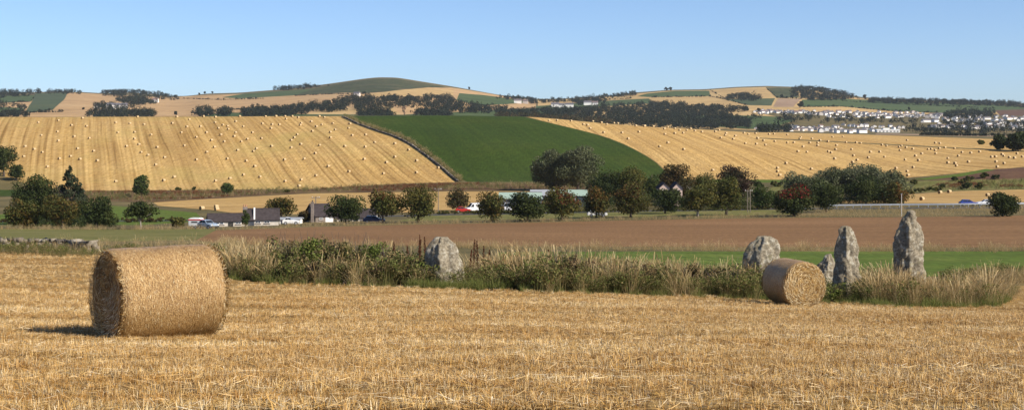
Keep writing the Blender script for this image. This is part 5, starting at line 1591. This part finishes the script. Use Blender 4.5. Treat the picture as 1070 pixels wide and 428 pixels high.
t = NT('far bale straw', .7, .2)
M['far_bale'] = t.color(t.ramp(t.noise(t.objco(), 6, 4, .7), [(.3, (.40, .28, .14)), (.7, (.58, .45, .26))]))
t = NT('far bale end shade', .8, .15)
M['far_bale_end_shade'] = t.color(t.ramp(t.noise(t.objco(), 9, 4, .7), [(.3, (.15, .09, .04)), (.7, (.30, .195, .085))]))  # both ends coloured darker than the sides, painting in each bale's shaded half
m = MB(); Rb, Lb = .72, 1.45
m.tube([(-Lb / 2, 0, 0), (-Lb / 2 + .07, 0, 0), (Lb / 2 - .07, 0, 0), (Lb / 2, 0, 0)], [Rb * .93, Rb, Rb, Rb * .93], 18)
bale_me = m.mesh('straw_bale'); bale_me.materials.append(M['far_bale']); bale_me.materials.append(M['far_bale_end_shade'])
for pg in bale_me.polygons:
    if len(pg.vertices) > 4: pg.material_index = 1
rb = random.Random(4)


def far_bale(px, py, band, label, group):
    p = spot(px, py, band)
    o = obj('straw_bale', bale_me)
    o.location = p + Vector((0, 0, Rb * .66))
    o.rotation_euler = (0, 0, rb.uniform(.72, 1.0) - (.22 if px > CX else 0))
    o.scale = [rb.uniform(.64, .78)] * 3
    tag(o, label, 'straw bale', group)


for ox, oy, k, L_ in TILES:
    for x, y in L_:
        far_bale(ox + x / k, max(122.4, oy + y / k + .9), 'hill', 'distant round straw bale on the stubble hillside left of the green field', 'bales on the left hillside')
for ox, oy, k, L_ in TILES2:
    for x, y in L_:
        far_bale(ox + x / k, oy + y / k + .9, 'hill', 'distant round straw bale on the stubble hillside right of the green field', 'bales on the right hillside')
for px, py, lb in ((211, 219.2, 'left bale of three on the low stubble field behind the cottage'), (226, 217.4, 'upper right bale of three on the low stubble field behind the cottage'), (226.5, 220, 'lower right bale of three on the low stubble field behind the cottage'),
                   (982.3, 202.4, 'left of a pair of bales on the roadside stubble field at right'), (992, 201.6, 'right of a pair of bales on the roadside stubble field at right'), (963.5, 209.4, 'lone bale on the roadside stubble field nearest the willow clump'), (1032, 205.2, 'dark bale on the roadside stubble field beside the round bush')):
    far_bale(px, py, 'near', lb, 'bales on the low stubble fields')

# ------------------------------------------------------------------ far woods, hedges and single trees
def wood(poly, label, count, size=9.0, quads=70, tints='far', name='woodland', edge=1.0, hs=1.0):
    """a wood filling the outline (spots of the photograph): crowns stand with their tops inside it"""
    rng = np.random.default_rng(int(abs(poly[0][0]) * 5 + abs(poly[0][1]) * 3))
    xs = [p[0] for p in poly]; ys = [p[1] for p in poly]
    out, tries = [], 0
    cs, rs, base = [], [], None
    while len(out) < count and tries < count * 60:
        tries += 1
        a, b = rng.uniform(min(xs), max(xs)), rng.uniform(min(ys), max(ys))
        if not inside(np.array([a]), np.array([b]), poly)[0]: continue
        hpx = size * F / 2800.0
        p = spot(a, b + hpx * .55, 'far')
        hgt = size * rng.uniform(.8, 1.25) * hs
        r = hgt * rng.uniform(.42, .58)
        out.append(p)
        for k in range(4):
            cs.append((p.x + rng.normal() * r * .45, p.y + rng.normal() * r * .45, p.z + hgt * rng.uniform(.15, .78))); rs.append(r * rng.uniform(.5, .78))
    v, f, col, _ = leaf_cloud(rng, cs, rs, quads * len(out), size * .21, GREENS[tints], .95, .4)
    o = obj(name, mesh_np(name, v, f, False, col), None, M['leaf'])
    return tag(o, label, 'wood', kind='stuff')


WOODS = [
    ([(-60, 93), (0, 92), (37, 92), (36, 99), (0, 100), (-60, 101)], 'dark wood on the skyline at far left', 130),
    ([(-200, 108), (0, 106), (28, 108), (26, 113), (0, 113), (-200, 115)], 'dark wood between green fields at far left', 80),
    ([(50, 92.5), (85, 93.5), (85, 96.5), (50, 96)], 'thin line of trees on the left skyline', 22),
    ([(106, 92), (130, 91), (160, 95), (186, 100), (188, 103), (160, 101), (120, 99.5), (106, 97.5)], 'long dark plantation on the left skyline', 100),
    ([(122, 102), (138, 99.5), (172, 106), (150, 107.5), (122, 107.5)], 'dark wood round the white farmhouse on the left hill', 60),
    ([(98, 108.5), (120, 108), (146, 110.5), (120, 112.5), (98, 112.5)], 'low wood across the left hill', 34),
    ([(93, 116), (130, 113), (160, 117), (160, 121.5), (93, 121.5)], 'dark wood just above the left stubble hill', 80),
    ([(0, 117), (20, 117), (32, 120), (0, 121)], 'hedge trees above the stubble hill at far left', 26),
    ([(205, 113), (220, 112), (222, 119), (205, 119)], 'clump of trees left of the long wood', 22),
    ([(228, 114), (240, 113), (241, 119), (228, 119)], 'second clump of trees left of the long wood', 18),
    ([(252, 114), (262, 112), (285, 112), (335, 106), (362, 101), (430, 100), (470, 99), (482, 106), (500, 108), (530, 112), (530, 116), (480, 116), (430, 110), (380, 112.5), (330, 116), (290, 121.5), (254, 121.5)], 'long dark wood across the hill above the left stubble field', 420),
    ([(286, 90), (325, 87.5), (345, 88.5), (310, 91.5), (286, 92.5)], 'broken tree line on the shoulder of the heather hill', 40),
    ([(375, 114), (395, 113), (410, 117), (410, 122), (375, 122)], 'dark trees just above the field wall', 40),
    ([(435, 115), (466, 114), (470, 120), (436, 120)], 'dark trees above the green hillside', 40),
    ([(520, 99), (556, 101.5), (556, 104.5), (520, 101.5)], 'skyline trees right of the heather hill', 26),
    ([(552, 103), (600, 101.5), (640, 97), (666, 94), (666, 97.5), (640, 101), (600, 104.5), (552, 106)], 'tree line along the middle skyline', 80),
    ([(520, 116), (560, 113), (600, 112), (640, 109), (680, 107), (740, 113), (780, 124), (786, 132), (720, 133), (640, 128), (560, 121), (520, 120)], 'big dark wood behind the right stubble hill', 620),
    ([(600, 104), (625, 102), (635, 106), (605, 109)], 'trees round the white houses on the middle hill', 36),
    ([(675, 107), (700, 106), (735, 110), (790, 113), (770, 115), (700, 112)], 'hedge trees above the big dark wood', 70),
    ([(755, 98.5), (772, 96), (798, 99), (796, 103), (760, 103)], 'dark wood in the stubble field on the right hill', 50),
    ([(828, 90), (845, 89), (872, 91.5), (898, 101), (880, 102.5), (848, 103), (828, 98)], 'dark rounded plantation on the right skyline', 200),
    ([(908, 101.5), (950, 102.5), (1050, 105), (1070, 107), (1110, 108), (1110, 112), (1070, 111), (1045, 108.5), (950, 106.5), (908, 105)], 'long forest strip on the right skyline', 330),
    ([(985, 118.5), (1010, 114), (1040, 115), (1042, 121), (990, 122)], 'wood on the edge of the town', 60),
    ([(785, 121), (850, 119.5), (900, 123), (960, 125), (960, 128), (860, 127), (790, 124)], 'dark garden trees through the middle of the town', 34),
    ([(945, 132), (1070, 134), (1150, 134), (1150, 138), (945, 138)], 'dark hedge trees below the town', 52),
    ([(790, 132), (830, 133), (830, 137), (790, 137)], 'hedge trees left of the town', 20),
    ([(985, 126.5), (1080, 128), (1080, 130), (985, 129)], 'garden trees between rows of town houses', 22),
    ([(520, 121), (560, 121), (640, 127), (640, 130), (560, 124.5), (520, 122.5)], 'brown hedge behind the crest of the green hill', 70),
]
HEDGES = [([(190, 103), (232, 104.6), (275, 103.2)], 'thin hedge across the tan slope left of the heather hill'), ([(200, 118.5), (240, 115), (275, 113)], 'thin hedge on the tan slope above the left stubble hill'), ([(306, 100.4), (345, 98.6), (386, 98.2)], 'thin hedge under the heather hill'),
          ([(400, 102.2), (440, 101.8), (476, 104.5)], 'thin hedge below the ripe field on the hill'), ([(566, 106.5), (610, 106), (660, 103)], 'thin hedge on the middle hill'), ([(680, 102), (742, 101), (757, 104), (782, 110.5)], 'thin hedge round the green field on the right hill'),
          ([(742, 94.5), (748, 98), (757, 103)], 'short hedge up the right hill'), ([(800, 92), (806, 97), (812, 102.5), (838, 103.4)], 'hedge round the brown field on the right hill'), ([(838, 112), (880, 111.6), (935, 116.6), (1000, 119)], 'long hedge above the town'),
          ([(880, 105.8), (960, 110), (1040, 113.5)], 'hedge across the pasture above the town'), ([(0, 107.6), (32, 106.6), (37, 99.8)], 'hedge round the green fields at far left'), ([(55, 115.4), (30, 118), (67, 117)], 'hedge under the root field at far left'), ([(960, 141.2), (1090, 143)], 'hedge across the plain at far right')]
for line, lb in HEDGES:
    rng = np.random.default_rng(int(line[0][0]) + 3)
    cs, rs = [], []
    for a, b in zip(line[:-1], line[1:]):
        for k in range(int(math.hypot(b[0] - a[0], b[1] - a[1]) * 1.3)):
            u = rng.random(); q = spot(a[0] + (b[0] - a[0]) * u, a[1] + (b[1] - a[1]) * u, 'far')
            hh_ = rng.choice((1.6, 2.0, 2.6, 4.5), p=(.4, .35, .18, .07))
            cs.append((q.x, q.y, q.z + hh_ * .5)); rs.append(hh_ * .62)
    v, f, col, _ = leaf_cloud(rng, cs, rs, 26 * len(cs), 1.2, GREENS['far'], .9, .4)
    tag(obj('hedge', mesh_np('hedge', v, f, False, col), None, M['leaf']), lb, 'hedge', kind='stuff')
for poly, lb, cnt in WOODS:
    wood(poly, lb, int(cnt * 1.9), tints='rust' if 'brown hedge' in lb else 'far')


def far_tree(px, py, h_px, label, tint='far', wf=.8, group='single trees on the far hills', name='far_tree'):
    tree(name, px, py, h_px * wf, py - h_px, tint, label, 'tree', group, band='far', n=260, leaf=1.7, base=.04, nl=10)


for px, py, h_, lb in ((40, 98.5, 7, 'round tree standing on the left skyline above the root field'), (150.5, 121, 5, 'small tree right of the wood above the left stubble hill'), (157.5, 121.5, 6, 'taller tree right of the wood above the left stubble hill'),
                       (184, 120, 4, 'tiny tree alone above the left stubble hill'), (214, 98, 2.5, 'tiny skyline tree left of the heather hill'), (222, 97.6, 2.5, 'second tiny skyline tree left of the heather hill'), (208, 99, 2.5, 'leftmost tiny skyline tree left of the heather hill'),
                       (87, 114.5, 2.5, 'small bush in the tan field left of the skyline plantation'), (490, 93.5, 3, 'lone windswept tree on the right shoulder of the heather hill'),
                       (696, 95, 4.5, 'skyline tree clump left half above the right hill'), (700.5, 95, 4.5, 'skyline tree clump right half above the right hill'), (836, 113, 8, 'dark round tree beside the harrowed field above the town'), (817, 102.5, 4, 'small tree left of the skyline plantation'),
                       (828, 103, 5, 'small tree under the skyline plantation'), (780, 116, 5, 'tree in the stubble field above the town'), (793, 116.5, 4, 'right tree in the stubble field above the town'), (904, 104, 5.5, 'round tree right of the skyline plantation'),
                       (950, 115, 3, 'little tree in the pasture above the town')):
    far_tree(px, py, h_, lb)
far_tree(422.5, 121, 13, 'tall bare tan-coloured tree above the field wall', 'tan', .38, name='bare_tree')

# ------------------------------------------------------------------ far houses and the town
t = NT('town wall', .9, .1)
M['town_wall'] = t.color(t.ramp(t.n('ShaderNodeObjectInfo').outputs['Random'], [(0, (.82, .80, .77)), (.5, (.76, .72, .66)), (.7, (.82, .81, .79)), (.85, (.48, .43, .38)), (1, (.70, .62, .54))]))
t = NT('town roof', .8, .2)
M['town_roof'] = t.color(t.ramp(t.n('ShaderNodeObjectInfo').outputs['Random'], [(0, (.10, .10, .115)), (.6, (.15, .14, .15)), (1, (.20, .13, .11))]))
HW = []
for (w, d, he, hr) in ((9, 7.5, 4.8, 7.0), (13, 8, 5.0, 7.2), (8, 9, 3.4, 5.6), (18, 8.5, 5.2, 7.4)):
    m = MB(); m.prism_x([(-d / 2, -1.5), (d / 2, -1.5), (d / 2, he), (0, hr - .1), (-d / 2, he)], -w / 2, w / 2)
    wm = m.mesh('wall'); wm.materials.append(M['town_wall'])
    m = MB()
    for sg in (-1, 1):
        m.prism_x([(sg * (d / 2 + .4), he - .3), (0, hr), (0, hr + .3), (sg * (d / 2 + .4), he)][::1 if sg < 0 else -1], -w / 2 - .3, w / 2 + .3)
    rm = m.mesh('roof'); rm.materials.append(M['town_roof'])
    m = MB(); m.box(w * .36, w * .36 + 1.1, -.5, .5, hr - .6, hr + 1.3); cm = m.mesh('chimney'); cm.materials.append(M['stone_wall'])
    HW.append((wm, rm, cm))


def far_house(px, py, label, group, kind, rz, band='far', sc_=1.0):
    p = spot(px, py, band)
    t = thing('house', p, label, 'house', group, rz)
    t.scale = (sc_, sc_, sc_)
    wm, rm, cm = HW[kind]
    obj('wall', wm, t); r = obj('roof', rm, t); obj('chimney', cm, r)
    return t


rt_ = random.Random(12)
rows_ = [((787, 117.2), (870, 118.4), 30, 'houses on the upper left town edge'), ((800, 118.6), (870, 119.6), 20, 'houses on the upper left town edge'),
         ((865, 119.0), (960, 119.6), 26, 'houses along the top of the town'), ((865, 122.5), (985, 123), 30, 'houses in the second row of the town'), ((905, 120.5), (985, 121), 18, 'houses along the top of the town'),
         ((955, 121.4), (1085, 124), 30, 'houses in the right part of the town'), ((985, 125), (1085, 126.4), 24, 'houses in the right part of the town'), ((960, 127.4), (1085, 131), 24, 'houses in the lower right of the town'),
         ((970, 132.6), (1085, 135), 24, 'houses in the lower right of the town'), ((815, 134), (880, 135.4), 20, 'houses along the bottom of the town'), ((825, 137.2), (915, 138), 24, 'houses along the bottom of the town'), ((880, 133), (945, 134.6), 14, 'houses along the bottom of the town'), ((787, 134.6), (812, 135), 5, 'houses along the bottom of the town')]
for (x0, y0), (x1, y1), n, grp in rows_:
    for k in range(n):
        u = (k + rt_.uniform(.1, .9)) / n
        far_house(x0 + (x1 - x0) * u, y0 + (y1 - y0) * u + rt_.uniform(-1.7, 1.7), 'pale house with dark roof among the ' + grp, grp, rt_.choice((0, 0, 1, 2, 2, 3)), rt_.choice((.3, .8, 1.57, 1.2, .55)) + rt_.uniform(-.15, .15), sc_=rt_.uniform(.5, .8))
for px, py, k, lb in ((162.5, 107, 0, 'white farmhouse in the wood on the left hill'), (102, 113.2, 2, 'white cottage on the left hill beside the low wood'), (118, 113.4, 3, 'long grey farm shed on the left hill'), (126, 113.6, 3, 'second grey farm shed on the left hill'),
                      (580, 112, 1, 'white house at the left of the middle hill hamlet'), (587, 112.6, 0, 'small white house in the middle hill hamlet'), (595, 112.4, 1, 'white house at the right of the middle hill hamlet'), (614, 110, 1, 'long white house above the big dark wood'), (622, 110.2, 0, 'right white house above the big dark wood'),
                      (541, 108, 1, 'red-roofed house on the green slope right of heather hill'), (549, 108.4, 0, 'small red-roofed house right of heather hill'), (373, 101, 0, 'pale cottage above the long wood below the heather hill')):
    far_house(px, py, lb, None, k, .1 * (k - 1), sc_=1.25)
# large white works at the edge of the town
p = spot(929, 138.4, 'far')
t = thing('white_works', p, 'long white works building at the bottom of the town', 'building', None, .04)
t.scale = (.6, .6, .5)
m = MB(); m.box(-26, 24, 0, 20, -1, 6.5); w = obj('wall', m.mesh('wall'), t, M['white_wall'])
m = MB(); m.prism_x([(-.6, 6.5), (20.6, 6.5), (20.6, 7.0), (10, 8.6), (-.6, 7.0)], -27, 25); obj('roof', m.mesh('roof'), t, M['white_trim'])
m = MB(); m.box(-12, 2, 2, 14, 7.4, 12); obj('upper_block', m.mesh('upper_block'), t, M['white_wall'])
for q in (-20, -12, -4, 4, 12, 19):
    m = MB(); m.box(q - 2, q + 2, -.15, -.03, 1.5, 4); obj('window', m.mesh('window'), w, M['glass'])

# ------------------------------------------------------------------ the air
t = bpy.data.materials.new('air'); t.use_nodes = True
nt = t.node_tree
for nd in list(nt.nodes):
    if nd.type == 'BSDF_PRINCIPLED': nt.nodes.remove(nd)
pv = nt.nodes.new('ShaderNodeVolumePrincipled')
pv.inputs['Color'].default_value = (.80, .88, 1.0, 1)
pv.inputs['Density'].default_value = 3.0e-5
pv.inputs['Anisotropy'].default_value = 0.1
nt.links.new(pv.outputs[0], nt.nodes['Material Output'].inputs['Volume'])
m = MB(); m.box(-16500, 16500, -200, 6300, -150, 260)
hz = obj('haze', m.mesh('haze'), None, t)
tag(hz, 'thin blue summer haze over the far hills', 'haze', kind='stuff')
